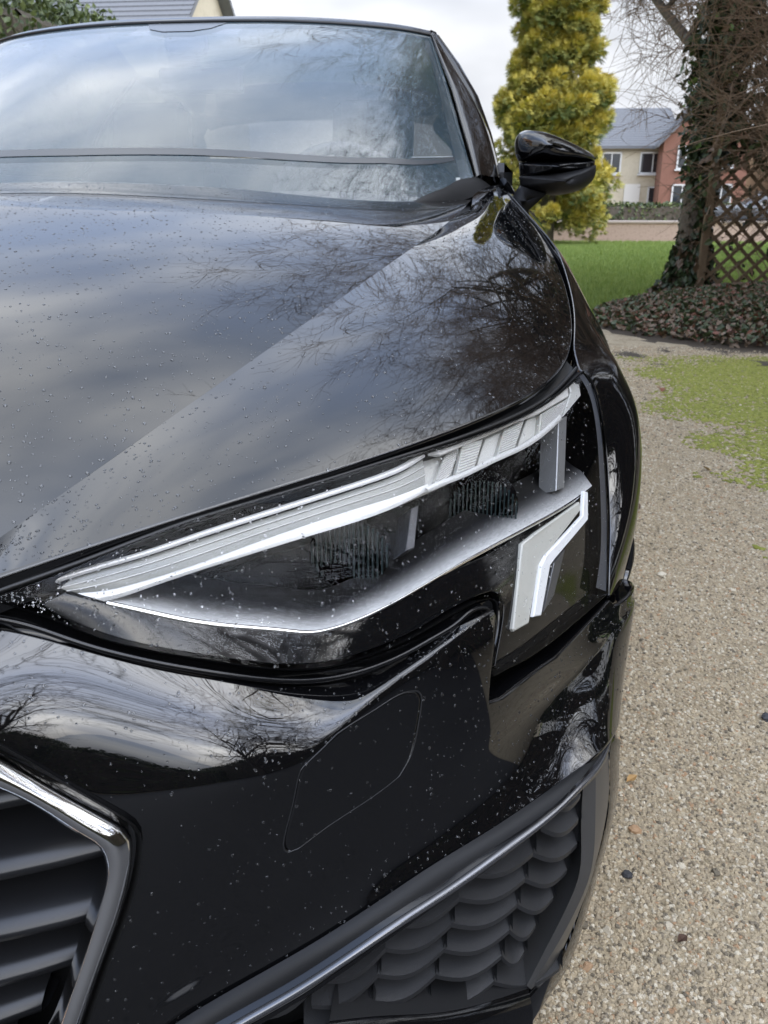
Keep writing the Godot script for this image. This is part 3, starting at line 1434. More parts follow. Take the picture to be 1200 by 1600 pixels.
	m.box(Vector3(0, 0.80, -3.2), Vector3(1.25, 0.6, 0.16), Basis(Vector3.RIGHT, -0.3), 0.05)
	part("rear_seat", m.mesh(), mats.cabin_cloth, cabin)
	m = Mb.new()
	m.box(Vector3(0, 0.30, -2.6), Vector3(1.5, 0.04, 2.6))
	part("cabin_floor", m.mesh(), mats.cabin_cloth, cabin)
	for x in [-0.755, 0.755]:
		m = Mb.new()
		m.box(Vector3(x, 0.86, -2.72), Vector3(0.07, 0.36, 2.2), Basis(), 0.02)
		part("door_card", m.mesh(), mats.cabin_plastic, cabin)
	m = Mb.new()
	m.box(Vector3(0, 1.25, -1.93), Vector3(0.22, 0.06, 0.02), Basis(Vector3.RIGHT, -0.1), 0.01)
	part("inside_mirror", m.mesh(), mats.cabin_plastic, cabin)


func sensor_patch() -> ArrayMesh:
	var m := Mb.new()
	trim(m, s_screen, PackedVector2Array([Vector2(0.42, 0.985), Vector2(0.44, 0.92), Vector2(0.47, 0.89), Vector2(0.52, 0.89), Vector2(0.55, 0.92), Vector2(0.57, 0.985)]), 48, [], -0.0012)
	return m.mesh()


func build_body_rear() -> void:
	# doors and quarters: one section carried back, ends tucked in
	var prof := [Vector2(0.764, 1.000), Vector2(0.80, 0.965), Vector2(0.862, 0.90), Vector2(0.892, 0.80), Vector2(0.900, 0.68), Vector2(0.897, 0.50), Vector2(0.882, 0.33), Vector2(0.85, 0.22)]
	var zs := [-1.565, -1.7, -2.2, -2.8, -3.4, -3.85, -4.15, -4.28]
	var pinch := [0.0, 0.0, 0.006, 0.008, 0.004, -0.02, -0.08, -0.17]
	var cut := [[0, 3, "front_door"], [2, 5, "rear_door"], [4, 8, "rear_quarter"]]
	var net := []
	for q in prof:
		var r := PackedVector3Array()
		for i in zs.size():
			r.append(Vector3(q.x + pinch[i], q.y + (0.015 * i if q.y > 0.9 else 0.0), zs[i]))
		net.append(r)
	var s := Surf.from_net(net, Vector3(1, 0.2, 0))
	var bounds := [[0.0, 0.375, "front_door"], [0.377, 0.66, "rear_door"], [0.662, 1.0, "rear_quarter"]]
	for b in bounds:
		var m := Mb.new()
		var poly := PackedVector2Array([Vector2(b[0], 0), Vector2(b[1], 0), Vector2(b[1], 1), Vector2(b[0], 1)])
		trim(m, s, poly, 48)
		both(b[2], m, mats.black_paint, car)
	# window line: side panes, roof rails, tail
	var side := Mb.new()
	var rail := Mb.new()
	var rows := []
	for st in 5:
		var f := st / 4.0
		var r := PackedVector3Array()
		for i in 9:
			var g := i / 8.0
			var lo := s.at(0.02 + 0.86 * g, 0.0) + Vector3(-0.02, 0.0, 0.0)
			var hi := Vector3(0.575 - 0.02 * g, 1.375 + 0.04 * sin(PI * g) - 0.09 * g * g, -2.22 - 1.38 * g)
			r.append(lo.lerp(hi, f) + Vector3(0.03, 0.0, 0) * sin(PI * f))
		rows.append(r)
	side.grid(rows, Vector3(1, 0.4, 0))
	both("side_window", side, mats.tinted_pane, car)
	var side_cols := [[], []]
	for st in 5:
		side_cols[0].append(rows[st][0])
		side_cols[1].append(rows[st][8])
	var top := []
	for i in 9:
		top.append(rows[4][i] + Vector3(-0.005, 0.008, 0))
	rail.tube(top, filled(9, 0.02), 8)
	for i in [0, 4, 8]:
		var col := []
		for st in 5:
			col.append(rows[st][i])
		rail.tube(col, filled(5, 0.022 if i == 0 else (0.03 if i == 4 else 0.055)), 8)
	both("window_frame", rail, mats.gloss_black, car)
	var tail := Mb.new()
	rows = []
	for q in [[1.345, -3.70, 0.56], [1.1, -4.05, 0.60], [0.98, -4.16, 0.62], [0.75, -4.27, 0.64], [0.5, -4.30, 0.66], [0.24, -4.22, 0.66]]:
		var r := PackedVector3Array()
		for i in 13:
			var x := i / 6.0 - 1.0
			r.append(Vector3(x * q[2], q[0], q[1] + 0.08 * x * x))
		rows.append(r)
	var ts := Surf.from_net(rows, Vector3(0, 0, -1), 40)
	trim(tail, ts, PackedVector2Array([Vector2(0, 0.24), Vector2(1, 0.24), Vector2(1, 1), Vector2(0, 1)]), 30)
	var fill := Mb.new()
	var q0 := PackedVector3Array()
	var q1 := PackedVector3Array()
	var q2 := PackedVector3Array()
	var q3 := PackedVector3Array()
	var po := curve(line_of(PILLAR_OUT), 8)
	for st in 9:
		var f := st / 8.0
		q0.append(side_cols[0][0].lerp(side_cols[0][4], f) + Vector3(0.028, 0, 0) * sin(PI * f))
		q1.append(po[st] + Vector3(-0.012, -0.004, -0.02))
		q2.append(side_cols[1][0].lerp(side_cols[1][4], f) + Vector3(0.028, 0, 0) * sin(PI * f))
		q3.append(ts.at(1.0, 0.34 * (1.0 - f)))
	fill.grid([q0, q1], Vector3(1, 0.3, 0))
	both("window_seal", fill, mats.rubber, car)
	fill = Mb.new()
	fill.grid([q2, q3], Vector3(1, 0.3, 0))
	both("rear_pillar", fill, mats.black_paint, car)
	part("tailgate", tail.mesh(), mats.black_paint, car)
	var rw := Mb.new()
	trim(rw, ts, PackedVector2Array([Vector2(0, 0.0), Vector2(1, 0.0), Vector2(1, 0.238), Vector2(0, 0.238)]), 30)
	part("rear_window", rw.mesh(), mats.tinted_pane, car)
	# wheels
	for z in [-0.88, -3.516]:
		for sx in [-1.0, 1.0]:
			var wheel := thing_part("wheel", car)
			var t := Mb.new()
			var prof2 := [Vector2(0.225, 0.0), Vector2(0.235, 0.018), Vector2(0.30, 0.022), Vector2(0.322, 0.005), Vector2(0.325, -0.03), Vector2(0.325, -0.15), Vector2(0.32, -0.19), Vector2(0.24, -0.2)]
			rows = []
			for q in prof2:
				var r := PackedVector3Array()
				for k in 41:
					var an := TAU * k / 40.0
					r.append(Vector3(sx * (0.845 + q.y), 0.325 + q.x * cos(an), z + q.x * sin(an)))
				rows.append(r)
			t.grid(rows, Vector3(0, 0, 0), true)
			fix_outward(t, Vector3(sx * 0.76, 0.325, z))
			part("tyre", t.mesh(), mats.tyre_rubber, wheel)
			var rm := Mb.new()
			for k in 10:
				var an := TAU * k / 10.0
				var dir := Vector3(0, cos(an), sin(an))
				rm.box(Vector3(sx * 0.83, 0.325, z) + dir * 0.13, Vector3(0.03, 0.2, 0.035), Basis(Vector3.RIGHT, an), 0.006)
			rm.tube([Vector3(sx * 0.70, 0.325, z), Vector3(sx * 0.85, 0.325, z)], [0.05, 0.045], 16, true)
			rm.tube([Vector3(sx * 0.66, 0.325, z), Vector3(sx * 0.845, 0.325, z)], [0.225, 0.228], 36)
			part("rim", rm.mesh(), mats.rim_metal, wheel)


func fix_outward(m: Mb, c: Vector3) -> void:
	var s := 0.0
	for i in range(0, m.v.size(), 7):
		s += m.n[i].dot(m.v[i] - c)
	if s < 0:
		for i in m.n.size():
			m.n[i] = -m.n[i]
		for i in range(0, m.v.size(), 3):
			var t := m.v[i + 1]
			m.v[i + 1] = m.v[i + 2]
			m.v[i + 2] = t
			t = m.n[i + 1]
			m.n[i + 1] = m.n[i + 2]
			m.n[i + 2] = t


func shell(pts: PackedVector3Array, depths: Array, scales: Array, limit := 60.0) -> Mb:
	# a closed outline carried forwards and back at changing size: a mirror housing
	var c := Vector3.ZERO
	for p in pts:
		c += p
	c /= pts.size()
	var flat := PackedVector2Array()
	for p in pts:
		flat.append(Vector2(p.x - c.x, p.y - c.y))
	flat = rounded(flat, limit)
	var rows := []
	for i in depths.size():
		var r := PackedVector3Array()
		for k in flat.size() + 1:
			var q := flat[k % flat.size()]
			r.append(c + Vector3(q.x * scales[i], q.y * scales[i], depths[i] - 0.12 * q.x))
		rows.append(r)
	var m := Mb.new()
	m.grid(rows, Vector3.ZERO, true)
	fix_outward(m, c)
	return m


func build_mirrors() -> void:
	var w := thing_part("door_mirror", car)
	var w2 := thing_part("door_mirror_001", car)
	var d := [0.075, 0.072, 0.062, 0.046, 0.02, -0.02, -0.05, -0.06, -0.06]
	var sc := [0.01, 0.3, 0.62, 0.86, 0.99, 1.0, 0.97, 0.93, 0.01]
	var rows := [["mirror_cap", MIRROR_CAP, mats.black_paint, 1.0, 0.0], ["mirror_band", MIRROR_BAND, mats.gloss_black, 1.0, -0.006], ["mirror_base_shell", MIRROR_LOW, mats.trim_plastic, 1.0, 0.0]]
	for r in rows:
		var dd := []
		for x in d:
			dd.append(x + r[4])
		var m := shell(line_of(r[1]), dd, sc)
		part(r[0], m.mesh(), r[2], w)
		part(r[0], m.mirrored().mesh(), r[2], w2)
	var a := shell(line_of(MIRROR_ARM), [0.03, 0.025, -0.03, -0.04], [0.02, 0.9, 1.0, 0.02])
	part("mirror_arm", a.mesh(), mats.trim_plastic, w)
	part("mirror_arm", a.mirrored().mesh(), mats.trim_plastic, w2)
	# the waist trim in front of the door glass
	var m2 := Mb.new()
	m2.tube([Vector3(0.765, 0.998, -1.54), Vector3(0.775, 0.985, -1.56), Vector3(0.80, 0.955, -1.60)], [0.010, 0.012, 0.008], 8, true)
	part("waist_trim", m2.mesh(), mats.gloss_black, w)
	part("waist_trim", m2.mirrored().mesh(), mats.gloss_black, w2)


func build_raindrops() -> void:
	var rng := RandomNumberGenerator.new()
	rng.seed = 77
	var drop := Mb.new()
	var prof := [Vector2(0.0, 0.62), Vector2(0.45, 0.56), Vector2(0.8, 0.36), Vector2(1.0, 0.0), Vector2(0.9, -0.12), Vector2(0.0, -0.12)]
	var rows := []
	for q in prof:
		var r := PackedVector3Array()
		for k in 9:
			var an := TAU * k / 8.0
			r.append(Vector3(q.x * cos(an), q.y, q.x * sin(an)))
		rows.append(r)
	drop.grid(rows, Vector3.ZERO, true)
	fix_outward(drop, Vector3(0, 0.2, 0))
	var mesh := drop.mesh()
	var sets := [
		["hood", [[s_centre, PackedVector2Array(), 9500], [s_flank, PackedVector2Array(), 2400]], "clear raindrops beaded all over the black hood"],
		["headlight", [[s_glass, o_glass, 1500]], "fine raindrops on the clear cover of the headlight"],
		["front bumper", [[s_bumper, o_bumper, 1500]], "scattered raindrops on the black bumper round the grille"],
		["windscreen", [[s_screen, PackedVector2Array(), 1800]], "small raindrops on the sloping windscreen"],
	]
	for group in sets:
		var where := []
		for e in group[1]:
			var s: Surf = e[0]
			var n := 0
			var tries := 0
			while n < e[2] and tries < e[2] * 6:
				tries += 1
				var u := rng.randf()
				var v := rng.randf()
				if group[0] == "hood" and s == s_centre and u < 0.1:
					continue
				if not e[1].is_empty() and not Geometry2D.is_point_in_polygon(Vector2(u, v), e[1]):
					continue
				var m := s.nrm(u, v)
				if group[0] == "front bumper" and rng.randf() > clampf(m.y * 1.6, 0.18, 1.0):
					continue
				var size := 0.0005 + 0.0011 * pow(rng.randf(), 2.4)
				if group[0] == "headlight":
					size *= 0.72
				if group[0] == "front bumper":
					size *= 0.9
				var x := m.cross(Vector3(0.3, 0.2, 1)).normalized()
				var b := Basis(x * rng.randf_range(0.85, 1.2), m * rng.randf_range(0.7, 1.0), x.cross(m) * rng.randf_range(0.85, 1.3)).scaled(Vector3.ONE * size)
				where.append(Transform3D(b, s.at(u, v)))
				n += 1
		var o := scatter("raindrops", mesh, mats.drop_water, where, PackedColorArray(), self)
		tag(o, group[2], "raindrops")


# ---------------------------------------------------------------- ground
func sheet(x0: float, x1: float, z0: float, z1: float, y: float, step := 4.0) -> ArrayMesh:
	var m := Mb.new()
	var nx := maxi(1, int((x1 - x0) / step))
	var nz := maxi(1, int((z1 - z0) / step))
	for i in nx:
		for j in nz:
			var a := Vector3(lerpf(x0, x1, float(i) / nx), y, lerpf(z0, z1, float(j) / nz))
			var b := Vector3(lerpf(x0, x1, (i + 1.0) / nx), y, lerpf(z0, z1, (j + 1.0) / nz))
			m.quad(a, Vector3(b.x, y, a.z), b, Vector3(a.x, y, b.z), Vector3.UP)
	return m.mesh()


func blob(c: Vector3, rx: float, rz: float, seed_: int, rough: float, count := 40) -> PackedVector2Array:
	var f := FastNoiseLite.new()
	f.seed = seed_
	f.frequency = 0.9
	var p := PackedVector2Array()
	for k in count:
		var an := TAU * k / count
		var r := 1.0 + rough * f.get_noise_2d(cos(an) * 2.0, sin(an) * 2.0)
		p.append(Vector2(c.x + rx * r * cos(an), c.z + rz * r * sin(an)))
	return p


func poly_sheet(p: PackedVector2Array, y: float) -> ArrayMesh:
	var m := Mb.new()
	var idx := Geometry2D.triangulate_polygon(p)
	for i in range(0, idx.size(), 3):
		m.tri(Vector3(p[idx[i]].x, y, p[idx[i]].y), Vector3(p[idx[i + 1]].x, y, p[idx[i + 1]].y), Vector3(p[idx[i + 2]].x, y, p[idx[i + 2]].y), Vector3.UP, Vector3.UP, Vector3.UP)
	return m.mesh()


func pebble(rng: RandomNumberGenerator, flat: float, jag: float) -> ArrayMesh:
	var base := SphereMesh.new()
	base.radius = 1.0
	base.height = 2.0
	base.radial_segments = 7
	base.rings = 4
	var arr := base.get_mesh_arrays()
	var v: PackedVector3Array = arr[Mesh.ARRAY_VERTEX]
	var f := FastNoiseLite.new()
	f.seed = rng.randi() % 9999
	f.frequency = 0.7
	for i in v.size():
		var k := 1.0 + jag * f.get_noise_3dv(v[i] * 1.3)
		v[i] = Vector3(v[i].x * k, v[i].y * k * flat, v[i].z * k * 0.85)
	var st := SurfaceTool.new()
	st.begin(Mesh.PRIMITIVE_TRIANGLES)
	var idx: PackedInt32Array = arr[Mesh.ARRAY_INDEX]
	st.set_smooth_group(-1)
	for i in idx:
		st.add_vertex(v[i])
	st.generate_normals()
	return st.commit()


func build_ground() -> void:
	var g := mat("gravel", Color(1, 1, 1), 0.9)
	g.albedo_texture = noise_tex(21, 0.035, [Color(0.191, 0.150, 0.095), Color(0.331, 0.270, 0.175), Color(0.392, 0.323, 0.216), Color(0.473, 0.406, 0.289), Color(0.272, 0.218, 0.140)], 1024, 5)
	g.heightmap_enabled = true
	g.heightmap_texture = noise_tex(9, 0.06, [], 1024, 3)
	g.heightmap_scale = 0.4
	world_tex(g, 0.83)
	g.detail_enabled = true
	g.detail_blend_mode = BaseMaterial3D.BLEND_MODE_MUL
	g.detail_albedo = noise_tex(4, 0.012, [Color(0.62, 0.60, 0.54), Color(0.95, 0.93, 0.9), Color(1, 1, 1)], 512, 4)
	g.detail_uv_layer = BaseMaterial3D.DETAIL_UV_1
	structure("gravel_drive", sheet(-200, 200, -300, 120, 0.0, 40.0), g)
	# lawn beyond the drive
	var l := mat("grass", Color(1, 1, 1), 0.85)
	l.albedo_texture = noise_tex(31, 0.02, [Color(0.104, 0.160, 0.027), Color(0.150, 0.220, 0.043), Color(0.198, 0.268, 0.056), Color(0.136, 0.201, 0.043)], 512, 5)
	world_tex(l, 3.1)
	structure("lawn", poly_sheet(PackedVector2Array([Vector2(-30, -23.2), Vector2(45, -23.2), Vector2(45, -6.2), Vector2(5.4, -6.6), Vector2(3.4, -8.9), Vector2(1.2, -8.6), Vector2(0.2, -7.6), Vector2(-30, -7.6)]), 0.006), l)
	var rng := RandomNumberGenerator.new()
	rng.seed = 5
	var blade := Mb.new()
	for k in 5:
		var an := TAU * k / 5.0 + 0.3
		var d := Vector3(cos(an), 0, sin(an))
		var s := Vector3(-d.z, 0, d.x) * 0.006
		var t := d * 0.03 + Vector3(0, 0.05 + 0.008 * k, 0)
		blade.flat(d * 0.006 - s, d * 0.006 + s, t, Vector3(0, 1, 0) + d)
	var where := []
	var tint := PackedColorArray()
	for i in 48000:
		var z := -lerpf(7.6, 23.0, pow(rng.randf(), 1.5))
		var x := rng.randf_range(0.6 - z * 0.06, 2.2 - z * 0.30)
		if z > -9.2 and x > 2.3:
			continue
		where.append(Transform3D(Basis(Vector3.UP, rng.randf() * TAU).scaled(Vector3.ONE * rng.randf_range(0.6, 1.2)), Vector3(x, 0.006, z)))
		var c := rng.randf()
		tint.append(Color(0.13 + 0.12 * c, 0.20 + 0.11 * c, 0.035 + 0.035 * c))
	var gm := mat("grass_blade", Color(1, 1, 1), 0.6)
	gm.vertex_color_use_as_albedo = true
	gm.backlight_enabled = true
	gm.backlight = Color(0.3, 0.35, 0.1)
	tag(scatter("lawn_grass", blade.mesh(), gm, where, tint, self), "bright green short grass of the lawn behind the car", "grass")
	# moss growing over the right of the drive
	var ms := mat("moss", Color(1, 1, 1), 0.95)
	ms.vertex_color_use_as_albedo = true
	where = []
	tint = PackedColorArray()
	var mn := FastNoiseLite.new()
	mn.seed = 14
	mn.frequency = 0.9
	mn.fractal_octaves = 4
	for i in 120000:
		var z := rng.randf_range(-5.4, -1.6)
		var x := rng.randf_range(1.55, 3.3)
		var edge := x - 1.80
		var want := clampf(edge * 1.15 + 0.5 * mn.get_noise_2d(x * 1.4, z * 1.8) + 0.16, 0.0, 1.0) * smoothstep(-5.5, -4.8, z) * (1.0 - 0.5 * smoothstep(-3.0, -1.7, z))
		if rng.randf() > want * 1.1:
			continue
		var s := rng.randf_range(0.005, 0.013)
		where.append(Transform3D(Basis(Vector3.UP, rng.randf() * TAU).scaled(Vector3(s, s * 0.40, s)), Vector3(x, 0.002, z)))
		var c := rng.randf()
		tint.append(Color(0.165 + 0.11 * c, 0.18 + 0.10 * c, 0.03 + 0.025 * c))
	tag(scatter("moss_patch", pebble(rng, 1.0, 0.5), ms, where, tint, self), "yellow green moss spreading over the right edge of the gravel", "moss")
	# loose stones
	var stones := mat("stone", Color(1, 1, 1), 0.8)
	stones.vertex_color_use_as_albedo = true
	for kind in 3:
		where = []
		tint = PackedColorArray()
		var shape := pebble(rng, 0.62, 0.75)
		for i in 84000:
			var z := -0.33 - 5.4 * pow(rng.randf(), 1.6)
			var x := rng.randf_range(0.55, 1.75 + 0.22 * (-z))
			if x < 0.83 and rng.randf() < 0.6:
				continue
			var s := 0.0016 + 0.0029 * pow(rng.randf(), 1.9)
			if rng.randf() < 0.004:
				s *= 1.9
			s *= 1.0 + 0.12 * (-z)
			var b := Basis(Vector3(rng.randfn(), rng.randfn(), rng.randfn()).normalized(), rng.randf() * 0.9) * Basis(Vector3.UP, rng.randf() * TAU)
			where.append(Transform3D(b.scaled(Vector3.ONE * s), Vector3(x, s * 0.12, z)))
			var c := rng.randf()
			var k := rng.randf()
			var col := Color(0.473, 0.381, 0.248).lerp(Color(0.322, 0.261, 0.175), k)
			if c < 0.17:
				col = Color(0.623, 0.550, 0.415).lerp(Color(0.481, 0.414, 0.306), k)
			elif c < 0.27:
				col = Color(0.141, 0.117, 0.081).lerp(Color(0.222, 0.183, 0.126), k)
			elif c < 0.31:
				col = Color(0.387, 0.247, 0.139)
			tint.append(col)
		tag(scatter("gravel_stones", shape, stones, where, tint, self), ["fine pale stones covering the gravel drive", "angular tan stones bedded in the gravel drive", "mixed grey and cream grit of the drive"][kind], "gravel")
	# mound of ivy and dead leaves at the foot of the tree
	var mound := Mb.new()
	var mm := FastNoiseLite.new()
	mm.seed = 8
	mm.frequency = 1.1
	var rows := []
	for j in 25:
		var r := PackedVector3Array()
		for i in 37:
			var x := 1.15 + 4.6 * i / 36.0
			var z := -9.1 + 4.1 * j / 24.0
			r.append(Vector3(x, mound_y(x, z) + 0.03 * mm.get_noise_2d(x * 3, z * 3), z))
		rows.append(r)
	mound.grid(rows, Vector3.UP)
	var em := mat("leaf_soil", Color(0.055, 0.042, 0.028), 0.95)
	structure("leafy_bank", mound.mesh(), em)
	where = []
	tint = PackedColorArray()
	for i in 46000:
		var x := rng.randf_range(1.2, 5.4)
		var z := rng.randf_range(-9.0, -5.0)
		var y := mound_y(x, z)
		if y < 0.01:
			continue
		var b := Basis.from_euler(Vector3(rng.randfn() * 0.6, rng.randf() * TAU, rng.randfn() * 0.6)).scaled(Vector3.ONE * rng.randf_range(0.014, 0.034))
		where.append(Transform3D(b, Vector3(x, y + rng.randf() * 0.06, z)))
		var c := rng.randf()
		if c < 0.55 - 0.3 * smoothstep(-6.4, -5.2, z):
			tint.append(Color(0.035, 0.055, 0.02).lerp(Color(0.07, 0.09, 0.035), rng.randf()))
		elif c < 0.9:
			tint.append(Color(0.13, 0.085, 0.05).lerp(Color(0.21, 0.15, 0.10), rng.randf()))
		else:
			tint.append(Color(0.19, 0.08, 0.05))
	tag(scatter("ground_ivy", leaf_mesh(), leaf_mat(), where, tint, self), "dark ivy and brown dead leaves heaped under the tree", "ground cover")
	# dark ground added out of frame so the bumper reflects dark
	var dark_ground := mat("added_tarmac", Color(1, 1, 1), 0.85)
	dark_ground.albedo_texture = noise_tex(61, 0.09, [Color(0.02, 0.02, 0.02), Color(0.05, 0.048, 0.046), Color(0.032, 0.031, 0.03)], 512, 5)
	world_tex(dark_ground, 0.7)
	structure("added_dark_ground", sheet(-60, 60, -0.345, 8.4, 0.012, 6.0), dark_ground)
	# street beyond the garden
	var road := mat("asphalt", Color(0.075, 0.075, 0.075), 0.85)
	structure("street", sheet(-80, 90, -46, -27, 0.006, 20.0), road)
	var pv := mat("paving", Color(0.32, 0.27, 0.23), 0.9)
	var pm := Mb.new()
	pm.box(Vector3(5, 0.06, -25.8), Vector3(170, 0.12, 2.4))
	pm.box(Vector3(5, 0.06, -47.2), Vector3(170, 0.12, 2.4))
	structure("pavement", pm.mesh(), pv)


func mound_y(x: float, z: float) -> float:
	var d := Vector2((x - 4.0) / 2.3, (z + 7.2 + 0.15 * (x - 3.0)) / 1.9).length()
	return 0.26 * pow(maxf(0.0, 1.0 - d * d), 0.8) - 0.004


func leaf_mesh() -> ArrayMesh:
	var m := Mb.new()
	var o := [Vector3(0, 0, -1), Vector3(0.35, 0.12, -0.55), Vector3(0.62, 0.1, 0.0), Vector3(0.3, 0.06, 0.6), Vector3(0, 0.0, 1), Vector3(-0.3, 0.06, 0.6), Vector3(-0.62, 0.1, 0.0), Vector3(-0.35, 0.12, -0.55)]
	for k in 8:
		m.flat(Vector3(0, -0.02, 0), o[k], o[(k + 1) % 8], Vector3.UP)
	return m.mesh()


func leaf_mat() -> StandardMaterial3D:
	if mats.has("leaf"):
		return mats.leaf
	var m := mat("leaf", Color(1, 1, 1), 0.5)
	m.vertex_color_use_as_albedo = true
	m.backlight_enabled = true
	m.backlight = Color(0.25, 0.25, 0.12)
	return m


# ---------------------------------------------------------------- houses
func house_window(house: Node, at: Vector3, w: float, h: float, turn: Basis, panes := 2) -> void:
	var f := Mb.new()
	for s in [-1.0, 1.0]:
		f.box(at + turn * Vector3(s * w * 0.5, 0, 0.03), Vector3(0.09, h + 0.09, 0.12), turn)
		f.box(at + turn * Vector3(0, s * h * 0.5, 0.035), Vector3(w + 0.09, 0.085, 0.11), turn)
	for k in range(1, panes):
		f.box(at + turn * Vector3(w * (float(k) / panes - 0.5), 0, 0.03), Vector3(0.06, h, 0.09), turn)
	var win := part("window", f.mesh(), mats.window_white, house)
	var g := Mb.new()
	g.box(at + turn * Vector3(0, 0, 0.012), Vector3(w, h, 0.03), turn)
	part("pane", g.mesh(), mats.house_glass, win)
	var sl := Mb.new()
	sl.box(at + turn * Vector3(0, -h * 0.5 - 0.09, 0.07), Vector3(w + 0.25, 0.08, 0.2), turn)
	part("sill", sl.mesh(), mats.window_white, win)


func gable_house(called: String, label: String, at: Vector3, turn_deg: float, w: float, d: float, eave: float, ridge: float, wall: Material, roof: Material, along_x: bool) -> Node3D:
	var h := thing(called, label, "house", at)
	h.rotation.y = deg_to_rad(turn_deg)
	var m := Mb.new()
	var hw := w * 0.5
	var hd := d * 0.5
	var c := [Vector3(-hw, 0, hd), Vector3(hw, 0, hd), Vector3(hw, 0, -hd), Vector3(-hw, 0, -hd)]
	for k in 4:
		var a: Vector3 = c[k]
		var b: Vector3 = c[(k + 1) % 4]
		m.quad(a, b, b + Vector3(0, eave, 0), a + Vector3(0, eave, 0), Vector3(a.x + b.x, 0, a.z + b.z))
	if along_x:
		for s in [-1.0, 1.0]:
			m.flat(Vector3(s * hw, eave, hd), Vector3(s * hw, eave, -hd), Vector3(s * hw, ridge, 0), Vector3(s, 0, 0))
	else:
		for s in [-1.0, 1.0]:
			m.flat(Vector3(hw, eave, s * hd), Vector3(-hw, eave, s * hd), Vector3(0, ridge, s * hd), Vector3(0, 0, s))
	part("wall", m.mesh(), wall, h)
	var r := Mb.new()
	var o := 0.35
	for s in [-1.0, 1.0]:
		var e1: Vector3
		var e2: Vector3
		var t1: Vector3
		var t2: Vector3
		if along_x:
			var sl := (ridge - eave) / hd
			e1 = Vector3(-hw - o, eave - o * sl, s * (hd + o))
			e2 = Vector3(hw + o, eave - o * sl, s * (hd + o))
			t1 = Vector3(-hw - o, ridge, 0)
			t2 = Vector3(hw + o, ridge, 0)
		else:
			var sl := (ridge - eave) / hw
			e1 = Vector3(s * (hw + o), eave - o * sl, -hd - o)
			e2 = Vector3(s * (hw + o), eave - o * sl, hd + o)
			t1 = Vector3(0, ridge, -hd - o)
			t2 = Vector3(0, ridge, hd + o)
		var up := Vector3(0, 0.14, 0)
		# overlapping courses of tiles
		var courses := 22
		for k in courses:
			var f0 := float(k) / courses
			var f1 := float(k + 1) / courses
			var lift := Vector3(0, 0.035, 0)
			r.quad(e1.lerp(t1, f0) + up + lift, e2.lerp(t2, f0) + up + lift, e2.lerp(t2, f1) + up, e1.lerp(t1, f1) + up, Vector3.UP)
			r.quad(e1.lerp(t1, f0) + up + lift, e2.lerp(t2, f0) + up + lift, e2.lerp(t2, f0) + up, e1.lerp(t1, f0) + up, e1 - t1)
		r.quad(e1, e2, t2, t1, Vector3.DOWN)
		r.quad(e1, e2, e2 + up, e1 + up, e1 - t1)
		r.quad(e1, t1, t1 + up, e1 + up, e1 - e2)
		r.quad(e2, t2, t2 + up, e2 + up, e2 - e1)
	part("roof", r.mesh(), roof, h)
	return h


func chimney(house: Node, at: Vector3, size: Vector3, m: Material) -> void:
	var c := Mb.new()
	c.box(at, size)
	c.box(at + Vector3(0, size.y * 0.5, 0), Vector3(size.x + 0.12, 0.14, size.z + 0.12))
	var o := part("chimney", c.mesh(), m, house)
	var p := Mb.new()
	for s in [-0.2, 0.2]:
		p = Mb.new()
		p.tube([at + Vector3(s, size.y * 0.5, 0), at + Vector3(s, size.y * 0.5 + 0.4, 0)], [0.1, 0.085], 10, true)
		part("chimney_pot", p.mesh(), mats.brick_red, o)


